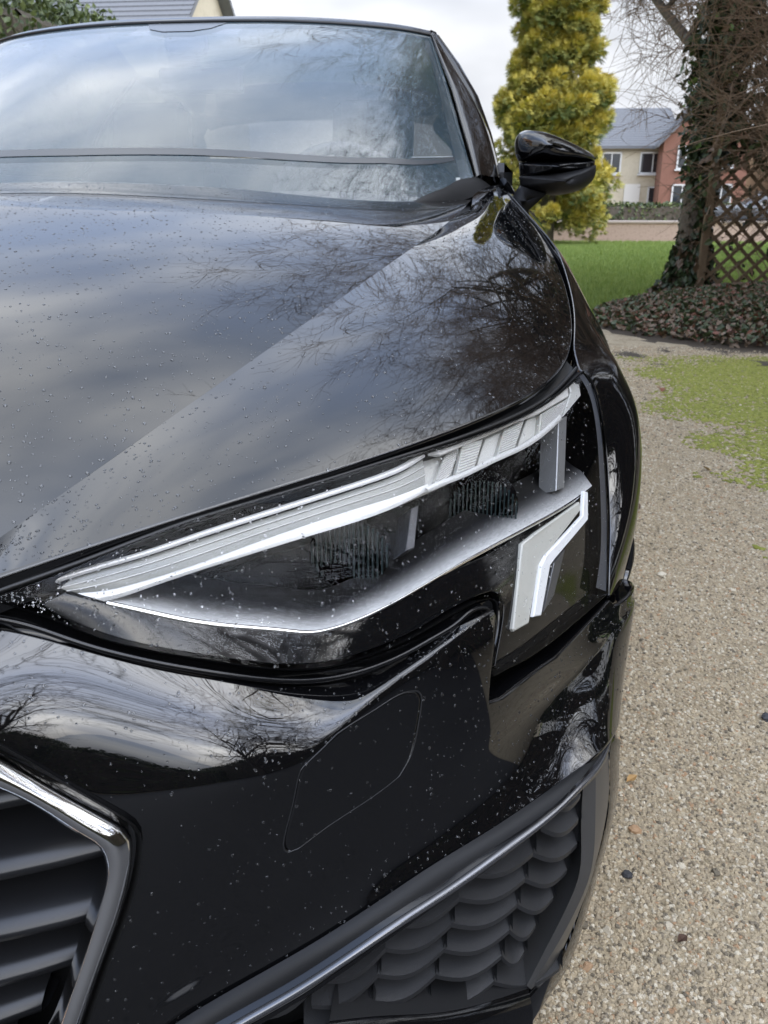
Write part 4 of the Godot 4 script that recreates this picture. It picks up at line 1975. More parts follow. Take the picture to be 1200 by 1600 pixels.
func build_houses() -> void:
	mat("window_white", Color(0.6, 0.6, 0.58), 0.5)
	var hg := mat("house_glass", Color(0.02, 0.025, 0.03), 0.06)
	hg.metallic_specular = 0.7
	var cr := mat("cream_render", Color(1, 1, 1), 0.9)
	cr.albedo_texture = noise_tex(41, 0.03, [Color(0.43, 0.38, 0.28), Color(0.50, 0.445, 0.335), Color(0.46, 0.41, 0.305)], 256, 4)
	world_tex(cr, 4.0)
	var bk := mat("brick_red", Color(1, 1, 1), 0.9)
	bk.albedo_texture = noise_tex(43, 0.05, [Color(0.17, 0.08, 0.055), Color(0.24, 0.115, 0.08), Color(0.20, 0.10, 0.07)], 256, 5)
	world_tex(bk, 1.5)
	var bt := mat("brick_tan", Color(1, 1, 1), 0.9)
	bt.albedo_texture = noise_tex(44, 0.05, [Color(0.38, 0.24, 0.125), Color(0.48, 0.32, 0.18), Color(0.42, 0.27, 0.15)], 256, 5)
	world_tex(bt, 1.5)
	var sl := mat("slate", Color(1, 1, 1), 0.6)
	sl.albedo_texture = noise_tex(45, 0.06, [Color(0.10, 0.105, 0.115), Color(0.15, 0.155, 0.165), Color(0.12, 0.125, 0.135)], 256, 5)
	world_tex(sl, 2.0)
	var ti := mat("clay_tile", Color(1, 1, 1), 0.8)
	ti.albedo_texture = noise_tex(46, 0.06, [Color(0.26, 0.13, 0.06), Color(0.40, 0.21, 0.10), Color(0.33, 0.18, 0.09)], 256, 5)
	world_tex(ti, 2.0)
	mat("door_white", Color(0.62, 0.60, 0.55), 0.5)
	# cream house across the street
	var h := gable_house("cream_house", "cream rendered house with grey slate roof beyond the lawn", Vector3(9.1, 0, -60), 3, 6.8, 8.0, 4.3, 6.6, cr, sl, true)
	var t := Basis()
	for q in [[-2.4, 3.3, 1.0], [-0.5, 3.3, 1.1], [2.0, 3.3, 1.5], [-2.4, 1.35, 1.0], [-1.0, 1.35, 0.6], [2.4, 1.35, 1.0]]:
		house_window(h, Vector3(q[0], q[1], 4.0), q[2], 1.15, t)
	var dm := Mb.new()
	dm.box(Vector3(0.9, 1.05, 4.05), Vector3(0.95, 2.1, 0.1))
	var door := part("door", dm.mesh(), mats.door_white, h)
	var dh := Mb.new()
	dh.box(Vector3(1.35, 1.0, 4.13), Vector3(0.12, 0.04, 0.06))
	part("handle", dh.mesh(), mats.chrome, door)
	chimney(h, Vector3(-2.6, 6.9, 0), Vector3(1.0, 1.6, 0.7), bk)
	# brick house with its gable to the street
	h = gable_house("brick_house", "red brick house with a steep gable behind the ivy tree", Vector3(14.1, 0, -58), -4, 4.8, 9.0, 4.4, 6.9, bk, sl, false)
	for q in [[-1.1, 3.5, 0.9], [1.1, 3.5, 0.9], [-1.1, 1.4, 1.1], [1.1, 1.4, 1.1], [0.0, 5.1, 0.7]]:
		house_window(h, Vector3(q[0], q[1], 4.5), q[2], 1.2, t)
	chimney(h, Vector3(1.5, 6.6, -1.5), Vector3(0.8, 1.4, 0.7), bk)
	h = gable_house("brick_house", "tan brick house furthest right seen through the lattice", Vector3(23.5, 0, -58), -3, 10, 8.0, 4.6, 7.2, bt, ti, true)
	for q in [[-3.2, 3.8, 1.2], [0, 3.8, 1.2], [3.2, 3.8, 1.2], [-3.2, 1.4, 1.4], [3.2, 1.4, 1.4]]:
		house_window(h, Vector3(q[0], q[1], 4.0), q[2], 1.2, t)
	# house on the left of the drive, seen mostly mirrored in the paint
	h = gable_house("drive_house", "tan brick house with clay tile roof at the left of the drive", Vector3(-9.8, 0, -3.0), 90, 13.0, 7.0, 3.2, 6.2, bt, ti, true)
	for q in [[-4.5, 1.6, 1.4], [-1.5, 1.6, 1.4], [1.5, 1.6, 1.2], [4.6, 1.6, 1.6]]:
		house_window(h, Vector3(q[0], q[1], 3.5), q[2], 1.2, t, 3)
	# grey roofed house behind the hedge
	h = gable_house("grey_house", "house with plain grey roof showing above the hedge at left", Vector3(-10.6, 0, -26), 0, 7.0, 8.0, 4.4, 7.4, cr, sl, true)
	house_window(h, Vector3(1.2, 3.0, 4.0), 1.2, 1.2, t)
	# low wall at the end of the lawn
	var wm := Mb.new()
	var wall := thing("garden_wall", "low pinkish wall with a flat coping at the end of the lawn", "wall", Vector3(6, 0, -24.2))
	wm.box(Vector3(0, 0.23, 0), Vector3(30, 0.46, 0.25))
	var wl := mat("wall_stone", Color(1, 1, 1), 0.9)
	wl.albedo_texture = noise_tex(47, 0.05, [Color(0.27, 0.20, 0.16), Color(0.38, 0.29, 0.23), Color(0.33, 0.25, 0.20)], 256, 5)
	world_tex(wl, 1.2)
	part("wall", wm.mesh(), wl, wall)
	wm = Mb.new()
	wm.box(Vector3(0, 0.49, 0), Vector3(30, 0.06, 0.34), Basis(), 0.01)
	part("coping", wm.mesh(), mats.paving, wall)
	# parked cars in the street
	street_car("dark grey parked car across the street beside the brick house", Vector3(12.4, 0.006, -38), -90, Color(0.05, 0.055, 0.06))
	street_car("silver parked car further right along the street", Vector3(20.5, 0.006, -38), -90, Color(0.35, 0.36, 0.37))
	# round road sign on a post
	var sg := thing("road_sign", "round grey back of a road sign on a post before the cream house", "sign", Vector3(4.95, 0, -31))
	var pm := Mb.new()
	pm.tube([Vector3(0, 0, 0), Vector3(0, 1.45, 0)], [0.04, 0.04], 8, true)
	part("post", pm.mesh(), mats.rim_metal, sg)
	pm = Mb.new()
	pm.tube([Vector3(0, 1.42, 0.03), Vector3(0, 1.42, 0.06)], [0.27, 0.27], 28, true)
	part("sign_plate", pm.mesh(), mats.rim_metal, sg)


func street_car(label: String, at: Vector3, turn: float, c: Color) -> void:
	var o := thing("street_car", label, "car", at, "cars parked in the street")
	o.rotation.y = deg_to_rad(turn)
	var p := mat("street_paint_%d" % int(c.r * 1000), c, 0.2)
	p.clearcoat_enabled = true
	var prof := [[-2.1, 0.3, 0.62, 0.75], [-2.05, 0.3, 0.80, 0.83], [-1.0, 0.28, 0.92, 0.88], [0.0, 0.27, 0.95, 0.89], [1.2, 0.27, 0.96, 0.89], [1.95, 0.3, 0.92, 0.85], [2.1, 0.35, 0.78, 0.76]]
	var rows := []
	for q in prof:
		var r := PackedVector3Array()
		for k in 25:
			var an := TAU * k / 24.0
			var x: float = signf(cos(an)) * pow(absf(cos(an)), 0.35) * q[3]
			var y: float = lerpf(q[1], q[2], 0.5 + 0.5 * signf(sin(an)) * pow(absf(sin(an)), 0.35))
			r.append(Vector3(x, y, -q[0]))
		rows.append(r)
	var m := Mb.new()
	m.grid(rows, Vector3.ZERO, true)
	fix_outward(m, Vector3(0, 0.6, 0))
	part("body", m.mesh(), p, o)
	var cab := [[-0.75, 0.9, 0.93, 0.80], [-0.1, 0.9, 1.36, 0.66], [0.5, 0.9, 1.43, 0.64], [1.3, 0.9, 1.38, 0.62], [1.95, 0.9, 0.98, 0.72]]
	rows = []
	for q in cab:
		var r := PackedVector3Array()
		for k in 21:
			var f := k / 20.0
			var an := PI * f
			r.append(Vector3(cos(an) * lerpf(0.82, q[3], sin(an)), lerpf(0.9, q[2], pow(maxf(sin(an), 0.0), 0.45)), -q[0]))
		rows.append(r)
	m = Mb.new()
	m.grid(rows, Vector3.UP)
	part("windows", m.mesh(), mats.house_glass, o)
	m = Mb.new()
	m.box(Vector3(0, 1.41, -0.6), Vector3(1.1, 0.05, 1.3), Basis(), 0.02)
	part("roof", m.mesh(), p, o)
	for z in [-1.3, 1.3]:
		for s in [-1.0, 1.0]:
			m = Mb.new()
			m.tube([Vector3(s * 0.70, 0.31, z), Vector3(s * 0.9, 0.31, z)], [0.31, 0.31], 20, true)
			part("wheel", m.mesh(), mats.tyre_rubber, o)


# ---------------------------------------------------------------- plants
class Twig:
	var a: Vector3
	var b: Vector3
	var r0: float
	var r1: float


var grow_limit := -99.0


func grow(mb: Mb, fine: Mb, rng: RandomNumberGenerator, at: Vector3, dir: Vector3, length: float, r: float, depth: int, droop: float, spread: float, tips: Array) -> void:
	var pts := [at]
	var rad := [r]
	var d := dir.normalized()
	var p := at
	var steps := 5
	for s in steps:
		d = (d + Vector3(rng.randfn(), rng.randfn() * 0.7, rng.randfn()) * 0.13 + Vector3(0, -droop, 0) * 0.1).normalized()
		p += d * length / steps
		if p.x < grow_limit and p.y < 4.1:
			d = Vector3(absf(d.x) + 0.35, d.y, d.z).normalized()
		pts.append(p)
		rad.append(r * (1.0 - 0.6 * (s + 1.0) / steps))
	var into := mb if r > 0.012 else fine
	into.tube(pts, rad, 8 if r > 0.05 else (5 if r > 0.012 else 3))
	if depth == 0:
		tips.append(p)
		return
	var kids := 3 + rng.randi() % 3
	if depth == 1:
		kids += 2
	for k in kids:
		var f := rng.randf_range(0.25, 1.0) if k > 0 else 1.0
		var i := clampi(int(f * steps), 1, steps)
		var side := Vector3(rng.randfn(), rng.randfn(), rng.randfn())
		side = (side - d * side.dot(d)).normalized()
		var nd := (d * rng.randf_range(0.6, 1.0) + side * spread).normalized()
		grow(mb, fine, rng, pts[i], nd, length * rng.randf_range(0.55, 0.8), maxf(rad[i] * 0.68, 0.0032), depth - 1, droop, spread, tips)


func bare_tree(label: String, at: Vector3, height: float, r: float, seed_: int, lean: Vector3, limbs: int, depth: int, group := "", low := 0.3, rise := 0.35) -> Node3D:
	var o := thing("bare_tree", label, "tree", at, group)
	var rng := RandomNumberGenerator.new()
	rng.seed = seed_
	var m := Mb.new()
	var fine := Mb.new()
	var pts := []
	var rad := []
	for k in 9:
		var f := k / 8.0
		pts.append(Vector3(0, height * 0.62 * f, 0) + lean * f * f + Vector3(rng.randfn(), 0, rng.randfn()) * 0.05)
		rad.append(r * (1.0 - 0.65 * f) * (1.25 if k == 0 else 1.0))
	m.tube(pts, rad, 10)
	var tips := []
	for k in limbs:
		var f := rng.randf_range(low, 1.0)
		var i := clampi(int(f * 8), 2, 8)
		var an := TAU * (k * 0.382 + rng.randf() * 0.1)
		var dir := Vector3(cos(an), rng.randf_range(rise, rise + 0.75), sin(an))
		grow(m, fine, rng, pts[i], dir, height * rng.randf_range(0.22, 0.34), rad[i] * 0.62, depth, -0.1, 0.75, tips)
	part("trunk", m.mesh(), mats.bark, o)
	var tw := part("twigs", fine.mesh(), mats.twig, o)
	tw.set_meta("kind", "stuff")
	o.set_meta("tips", tips)
	return o


func spray_mesh() -> ArrayMesh:
	# a flat drooping fan of conifer foliage
	var m := Mb.new()
	for k in 7:
		var an := deg_to_rad(-42 + 14 * k)
		var l := 1.0 - 0.07 * absf(k - 3)
		var d := Vector3(sin(an), 0.10 * cos(k * 2.1), cos(an))
		var s := Vector3(cos(an), 0, -sin(an)) * 0.05
		var mid := d * l * 0.6
		var tip := d * l + Vector3(0, -0.14, 0)
		m.flat(d * 0.1 - s * 0.5, d * 0.1 + s * 0.5, mid + s, Vector3.UP)
		m.flat(d * 0.1 - s * 0.5, mid + s, mid - s, Vector3.UP)
		m.flat(mid - s, mid + s, tip, Vector3.UP)
	return m.mesh()


func build_plants() -> void:
	var bark := mat("bark", Color(1, 1, 1), 0.9)
	bark.albedo_texture = noise_tex(51, 0.04, [Color(0.05, 0.04, 0.03), Color(0.12, 0.10, 0.075), Color(0.08, 0.07, 0.05)], 256, 5)
	bark.heightmap_enabled = true
	bark.heightmap_texture = noise_tex(52, 0.05, [], 256, 4)
	bark.heightmap_scale = 1.0
	world_tex(bark, 0.6)
	mat("twig", Color(0.19, 0.13, 0.08), 0.8)
	var rng := RandomNumberGenerator.new()
	rng.seed = 3
	# golden conifer behind the mirror
	var con := thing("golden_conifer", "tall golden yellow conifer standing on the lawn behind the door mirror", "tree", Vector3(2.42, 0, -21.4))
	var m := Mb.new()
	m.tube([Vector3(0, 0, 0), Vector3(0, 3, 0), Vector3(0, 7.8, 0)], [0.2, 0.14, 0.02], 10)
	part("trunk", m.mesh(), mats.bark, con)
	var fol := mat("conifer_leaf", Color(1, 1, 1), 0.7)
	fol.vertex_color_use_as_albedo = true
	fol.backlight_enabled = true
	fol.backlight = Color(0.3, 0.26, 0.08)
	var where := []
	var tint := PackedColorArray()
	for c in 760:
		var f := pow(rng.randf(), 0.8)
		var y := 0.35 + 8.4 * f
		var rr := 1.62 * pow(1.0 - f * 0.93, 0.72) * (0.85 + 0.10 * sin(f * 23.0)) * rng.randf_range(0.5, 1.08)
		if f < 0.06:
			rr *= 0.75
		var an := rng.randf() * TAU
		var cc := Vector3(cos(an) * rr, y, sin(an) * rr)
		var cr := rng.randf_range(0.15, 0.33) * (1.0 - 0.35 * f)
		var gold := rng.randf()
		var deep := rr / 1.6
		for k in 105:
			var d := Vector3(rng.randfn(), rng.randfn() * 0.8, rng.randfn()).normalized()
			var p := cc + d * cr * pow(rng.randf(), 0.35)
			var out := (d + Vector3(cos(an), 0.5, sin(an)) * 0.7).normalized()
			var b := Basis.looking_at(-out, Vector3(rng.randfn(), 1, rng.randfn())).scaled(Vector3.ONE * rng.randf_range(0.09, 0.19))
			where.append(Transform3D(b, p))
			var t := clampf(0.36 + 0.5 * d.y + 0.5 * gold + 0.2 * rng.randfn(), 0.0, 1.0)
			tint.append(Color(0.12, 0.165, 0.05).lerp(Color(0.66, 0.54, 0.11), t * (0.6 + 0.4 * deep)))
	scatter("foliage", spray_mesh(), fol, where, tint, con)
	# ivy covered tree at the end of the trellis
	var lm := leaf_mat()
	grow_limit = -0.75
	var tree := bare_tree("ivy clad tree with tangled bare branches at the right edge", Vector3(2.86, 0.1, -8.55), 8.8, 0.12, 19, Vector3(0.3, 0, 0.1), 26, 5, "", 0.4, 0.6)
	grow_limit = -99.0
	where = []
	tint = PackedColorArray()
	for i in 9000:
		var y := 4.6 * pow(rng.randf(), 1.1)
		var an := rng.randf() * TAU
		var rr := (0.11 + 0.10 * smoothstep(0.9, 2.2, y) + 0.22 * exp(-y * 4.0)) * rng.randf_range(0.75, 1.25)
		if rng.randf() < 0.25 * smoothstep(0.8, 1.6, y):
			rr *= 1.5
		var p := Vector3(cos(an) * rr + 0.25 * pow(y / 4.0, 2.0), y, sin(an) * rr)
		var b := Basis.from_euler(Vector3(rng.randfn() * 0.7 + 0.8, -an + PI * 0.5 + rng.randfn() * 0.6, rng.randfn() * 0.5)).scaled(Vector3.ONE * rng.randf_range(0.025, 0.055))
		where.append(Transform3D(b, p))
		var g := rng.randf()
		tint.append(Color(0.022, 0.036, 0.014).lerp(Color(0.06, 0.10, 0.03), g * g))
		if y > 0.9 and g > 0.965:
			tint[-1] = Color(0.14, 0.24, 0.05)
		if y < 0.8 and g > 0.72:
			tint[-1] = Color(0.11, 0.075, 0.045)
	scatter("ivy", leaf_mesh(), lm, where, tint, tree)
	# diagonal lattice beside it
	var tr := thing("garden_trellis", "brown diagonal lattice trellis beside the ivy tree", "trellis", Vector3(4.16, 0, -8.3))
	mat("trellis_wood", Color(0.15, 0.105, 0.06), 0.85)
	var tw := 2.5
	var th := 1.85
	var pitch := 0.165
	for dirn in [1.0, -1.0]:
		for k in 34:
			var c0: float = -tw * 0.5 - th + pitch * k + 0.02
			# line x = c0 + dirn * y
			var y0 := 0.06
			var y1 := th
			var xa: float = c0 + (0.0 if dirn > 0 else th) + dirn * y0
			var xb: float = c0 + (0.0 if dirn > 0 else th) + dirn * y1
			if dirn > 0:
				if xa < -tw * 0.5:
					y0 += -tw * 0.5 - xa
				if xb > tw * 0.5:
					y1 -= xb - tw * 0.5
			else:
				if xa > tw * 0.5:
					y0 += xa - tw * 0.5
				if xb < -tw * 0.5:
					y1 -= -tw * 0.5 - xb
			if y1 - y0 < 0.12:
				continue
			var s := Mb.new()
			var mid := (y0 + y1) * 0.5
			var x: float = c0 + (0.0 if dirn > 0 else th) + dirn * mid
			s.box(Vector3(x, mid + 0.05, 0.008 * dirn + 0.002), Vector3(0.032, (y1 - y0) * 1.4142, 0.012), Basis(Vector3.FORWARD, deg_to_rad(45.0 * dirn)), 0.002)
			part("lattice_slat", s.mesh(), mats.trellis_wood, tr)
	for sx in [-1.0, 1.0]:
		var s := Mb.new()
		s.box(Vector3(sx * tw * 0.5, th * 0.5, 0), Vector3(0.07, th + 0.1, 0.07), Basis(), 0.005)
		part("post", s.mesh(), mats.trellis_wood, tr)
	var cl := Mb.new()
	var ivy := []
	var ivt := PackedColorArray()
	var tips := []
	for k in 26:
		var x := rng.randf_range(-1.3, 1.4)
		var y := rng.randf_range(0.2, 1.9)
		grow(cl, cl, rng, Vector3(x, y, 0.05), Vector3(rng.randfn() * 0.8, 0.7 + rng.randf(), rng.randfn() * 0.25), rng.randf_range(0.5, 1.1), 0.007, 2, 0.2, 0.6, tips)
	part("climber_stems", cl.mesh(), mats.twig, tr).set_meta("kind", "stuff")
	for i in 5200:
		var x := rng.randf_range(-1.35, 1.5)
		var y := pow(rng.randf(), 0.7) * 2.6
		if y < 1.25 and rng.randf() < 0.82 and absf(x) < 1.2:
			continue
		ivy.append(Transform3D(Basis.from_euler(Vector3(rng.randfn() * 0.7 + 0.9, rng.randf() * TAU, rng.randfn())).scaled(Vector3.ONE * rng.randf_range(0.025, 0.055)), Vector3(x, y, rng.randfn() * 0.10)))
		var g := rng.randf()
		ivt.append(Color(0.022, 0.036, 0.014).lerp(Color(0.07, 0.10, 0.03), g * g) if rng.randf() < 0.7 else Color(0.13, 0.085, 0.05))
	scatter("climber_leaves", leaf_mesh(), lm, ivy, ivt, tr)
	# brown shrub leaning in from the right over the trellis
	var sh := thing("twiggy_shrub", "brown twiggy shrub reaching in over the trellis from the right", "shrub", Vector3(4.3, 0, -7.4))
	var br := Mb.new()
	var fi := Mb.new()
	var tp := []
	for k in 40:
		grow(br, fi, rng, Vector3(rng.randfn() * 0.25, 0.2 + rng.randf() * 1.5, rng.randfn() * 0.25), Vector3(-0.55 + rng.randfn() * 0.4, 0.75 + rng.randf() * 0.6, rng.randfn() * 0.4), rng.randf_range(0.9, 1.5), 0.012, 3, 0.05, 0.55, tp)
	part("stems", br.mesh(), mats.twig, sh)
	part("twigs", fi.mesh(), mats.twig, sh).set_meta("kind", "stuff")
	# bare trees that stand out of frame at the right and lean over the drive: mirrored in the wet paint
	bare_tree("large bare tree right of the drive leaning over the car", Vector3(5.4, 0, -3.2), 7.8, 0.15, 23, Vector3(-0.3, 0, 0.2), 17, 5, "bare trees along the drive", 0.35, 0.6)
	bare_tree("second bare tree right of the drive nearer the photographer", Vector3(5.2, 0, 0.4), 7.2, 0.15, 29, Vector3(-0.4, 0, 0.0), 15, 4, "bare trees along the drive")
	bare_tree("third bare tree right of the drive behind the photographer", Vector3(5.6, 0, 4.4), 7.5, 0.16, 31, Vector3(-0.3, 0, 0.2), 13, 4, "bare trees along the drive")
	# hedges
	hedge("tall green hedge at the left behind the car", Vector3(-6.9, 0, -14.2), Vector3(3.0, 3.75, 5.0), 15000, rng)
	hedge("dark hedge behind the photographer", Vector3(0.0, 0, 9.5), Vector3(13.0, 2.3, 1.2), 16000, rng)
	hedge("unseen dark hedge added at the right to darken reflections in the headlight", Vector3(7.2, 0, 5.0), Vector3(1.4, 3.2, 15.0), 17000, rng)  # added out of view to darken what the lamp glass mirrors
	hedge("tall ivy hedge right of the lawn beyond the lattice", Vector3(9.2, 0, -10.0), Vector3(1.4, 3.0, 13.0), 14000, rng)
	hedge("clipped hedge beyond the street wall", Vector3(7.0, 0, -48.9), Vector3(26.0, 0.9, 0.8), 9000, rng)


func hedge(label: String, at: Vector3, size: Vector3, count: int, rng: RandomNumberGenerator) -> void:
	var o := thing("hedge", label, "hedge", at)
	var core := Mb.new()
	core.box(Vector3(0, size.y * 0.47, 0), Vector3(size.x * 0.86, size.y * 0.92, size.z * 0.86), Basis(), 0.1)
	part("branches", core.mesh(), mats.bark, o)
	var where := []
	var tint := PackedColorArray()
	var big := 0.035 + 0.012 * size.length() / 6.0
	for i in count:
		var p := Vector3(rng.randf_range(-0.5, 0.5), rng.randf(), rng.randf_range(-0.5, 0.5))
		match rng.randi() % 3:
			0: p.x = 0.5 * signf(p.x)
			1: p.y = 1.0
			2: p.z = 0.5 * signf(p.z)
		p = p * size + Vector3(rng.randfn(), rng.randfn(), rng.randfn()) * 0.07
		p.y = absf(p.y)
		where.append(Transform3D(Basis.from_euler(Vector3(rng.randfn(), rng.randf() * TAU, rng.randfn())).scaled(Vector3.ONE * big * rng.randf_range(0.7, 1.4)), p))
		var g := rng.randf()
		tint.append(Color(0.035, 0.055, 0.018).lerp(Color(0.14, 0.17, 0.05), g * g))
	scatter("leaves", leaf_mesh(), leaf_mat(), where, tint, o)


func build_small_things() -> void:
	var rng := RandomNumberGenerator.new()
	rng.seed = 61
	var spots := [
		["pebble", "tan pebble lying alone below the bumper corner on the gravel", Vector3(1.005, 0, -0.735), 0.0105, Color(0.42, 0.26, 0.14)],
		["pebble", "dark slate chip right of the headlight on the gravel", Vector3(1.32, 0, -1.08), 0.014, Color(0.05, 0.05, 0.055)],
		["pebble", "second dark chip, nearest the right edge of the gravel", Vector3(1.48, 0, -1.12), 0.012, Color(0.06, 0.06, 0.06)],
		["pebble", "black pebble lowest of the dark ones beside the bumper", Vector3(0.975, 0, -0.635), 0.009, Color(0.04, 0.04, 0.042)],
		["pebble", "cream pebble beside the fender shadow on the gravel", Vector3(1.25, 0, -1.75), 0.013, Color(0.62, 0.55, 0.42)],
		["pebble", "grey chip far up the drive near the moss", Vector3(1.42, 0, -3.4), 0.03, Color(0.10, 0.10, 0.10)],
	]
	for s in spots:
		var m := mat("pebble_%d" % int(s[3] * 10000), s[4], 0.7)
		var o := part(s[0], pebble(rng, 0.6, 0.5), m, self)
		o.scale = Vector3.ONE * s[3]
		o.position = s[2] + Vector3(0, s[3] * 0.4, 0)
		tag(o, s[1], s[0])
	var fallen := [
		["curled dark brown leaf lying low at the right of the gravel", Vector3(1.03, 0, -0.52), 0.011, Color(0.07, 0.035, 0.02)],
		["small tan leaf fragment on the gravel beside the bumper", Vector3(1.02, 0, -0.86), 0.012, Color(0.42, 0.25, 0.09)],
		["brown leaf on the gravel halfway along the car", Vector3(1.28, 0, -2.3), 0.022, Color(0.12, 0.07, 0.04)],
		["pale dry leaf near the edge of the moss", Vector3(1.62, 0, -2.75), 0.022, Color(0.45, 0.33, 0.16)],
		["reddish leaf on the gravel before the ivy bank", Vector3(1.75, 0, -4.2), 0.03, Color(0.22, 0.08, 0.04)],
	]
	for s in fallen:
		var m := mat("fallen_leaf_%d" % fallen.find(s), s[3], 0.7)
		var o := part("fallen_leaf", leaf_mesh(), m, self)
		o.position = s[1] + Vector3(0, 0.008, 0)
		o.rotation = Vector3(rng.randf_range(-0.4, 0.4), rng.randf() * TAU, rng.randf_range(-0.4, 0.4))
		o.scale = Vector3(1, 2.5, 1) * s[2]
		tag(o, s[0], "leaf")


# ---------------------------------------------------------------- measured curves of the car, in tenths of a millimetre
const HOOD_CENTRE := [7,-3449,7047,-400,-2759,7192,-76,-1552,7368,318,0,7450,500,1552,7368,318,2759,7192,-76,3449,7047,-400,-3748,7251,-1100,-2999,7420,-776,-1687,7625,-382,0,7720,-200,1687,7625,-382,2999,7420,-776,3748,7251,-1100,-4116,7503,-2000,-3293,7685,-1676,-1852,7907,-1282,0,8010,-1100,1852,7907,-1282,3293,7685,-1676,4116,7503,-2000,-4685,7892,-3500,-3748,8075,-3140,-2108,8297,-2702,0,8400,-2500,2108,8297,-2702,3748,8075,-3140,4685,7892,-3500,-5199,8243,-5000,-4159,8418,-4604,-2340,8631,-4123,0,8730,-3900,2340,8631,-4123,4159,8418,-4604,5199,8243,-5000,-5799,8654,-7000,-4639,8822,-6568,-2609,9026,-6043,0,9120,-5800,2609,9026,-6043,4639,8822,-6568,5799,8654,-7000,-6301,8998,-9000,-5041,9157,-8532,-2835,9351,-7963,0,9440,-7700,2835,9351,-7963,5041,9157,-8532,6301,8998,-9000,-6705,9276,-11000,-5364,9425,-10388,-3017,9606,-9644,0,9690,-9300,3017,9606,-9644,5364,9425,-10388,6705,9276,-11000,-7020,9620,-13400,-5616,9580,-11900,-3159,9770,-11000,0,9900,-10700,3159,9770,-11000,5616,9580,-11900,7020,9620,-13400]
const HOOD_FLANK := [6,3492,7076,-500,3544,7124,-450,3597,7168,-400,3649,7209,-350,3687,7237,-314,3701,7247,-300,3720,7232,-1033,3812,7251,-960,3907,7267,-893,4003,7278,-827,4072,7283,-779,4099,7284,-760,3930,7376,-1539,4092,7379,-1465,4256,7376,-1394,4421,7363,-1324,4539,7348,-1273,4585,7341,-1253,4130,7512,-2034,4395,7511,-1980,4659,7497,-1920,4924,7466,-1859,5114,7432,-1816,5189,7417,-1799,4332,7650,-2553,4719,7650,-2523,5103,7626,-2483,5488,7578,-2444,5764,7525,-2415,5872,7500,-2404,4543,7795,-3112,5048,7793,-3101,5553,7762,-3087,6057,7694,-3072,6421,7619,-3061,6562,7583,-3057,4753,7938,-3689,5357,7937,-3697,5965,7899,-3707,6572,7813,-3717,7010,7716,-3725,7180,7670,-3727,4951,8074,-4256,5628,8076,-4284,6307,8034,-4312,6985,7933,-4341,7474,7818,-4361,7664,7762,-4369,5140,8203,-4820,5857,8212,-4874,6569,8166,-4909,7281,8054,-4944,7794,7925,-4969,7994,7862,-4979,5345,8343,-5459,6067,8356,-5549,6776,8306,-5589,7485,8184,-5629,7996,8044,-5658,8195,7976,-5669,5600,8517,-6298,6291,8526,-6432,6968,8468,-6496,7645,8338,-6559,8132,8189,-6605,8322,8118,-6622,5912,8732,-7420,6542,8728,-7598,7163,8665,-7711,7785,8530,-7825,8233,8377,-7907,8407,8304,-7939,6254,8966,-8797,6795,8955,-9007,7341,8895,-9185,7887,8765,-9363,8280,8618,-9492,8433,8547,-9541,6575,9186,-10302,7010,9184,-10533,7460,9143,-10770,7909,9036,-11006,8233,8909,-11176,8359,8847,-11242,6837,9367,-11788,7160,9395,-12045,7497,9391,-12321,7835,9327,-12597,8079,9235,-12796,8173,9188,-12873,7037,9505,-13200,7241,9577,-13292,7484,9595,-13587,7727,9568,-13883,7902,9515,-14095,7970,9485,-14178,7080,9726,-13800,7315,9736,-14144,7482,9742,-14412,7648,9727,-14681,7767,9702,-14875,7814,9689,-14950,7400,9895,-14700,7457,9892,-14875,7514,9889,-15050,7572,9886,-15225,7613,9883,-15351,7629,9883,-15400]
const FENDER := [9,8308,7872,-5250,8297,8002,-5800,8345,8073,-6300,8475,8249,-7700,8543,8513,-9500,8516,8828,-11300,8264,9205,-13100,7944,9585,-14500,7701,9859,-15500,8421,7779,-5280,8570,7932,-5740,8603,8008,-6300,8578,8199,-7700,8628,8457,-9500,8603,8740,-11300,8387,9103,-13100,8115,9468,-14500,7911,9730,-15500,8591,7353,-5300,8820,7696,-5674,8838,7792,-6300,8772,8031,-7700,8790,8267,-9500,8766,8445,-11300,8618,8758,-13100,8438,9073,-14500,8309,9299,-15500,8680,6835,-5200,8992,7354,-5614,9001,7477,-6300,8948,7780,-7700,8936,7984,-9500,8914,8005,-11300,8827,8243,-13100,8731,8483,-14500,8669,8655,-15500,8724,6343,-5000,9099,6908,-5554,9100,7067,-6300,9071,7436,-7700,9038,7597,-9500,9018,7402,-11300,8974,7538,-13100,8936,7675,-14500,8921,7774,-15500,8718,5932,-4700,9130,6400,-5500,9130,6600,-6300,9110,6978,-7700,9070,7081,-9500,9050,6600,-11300,9020,6600,-13100,9000,6600,-14500,9000,6600,-15500,8684,5661,-4300,9090,5400,-5600,9090,5700,-6200,9070,6728,-7700,9030,6831,-9500,9010,5890,-11300,8980,3600,-13100,8960,3000,-14500,8960,2500,-15500]
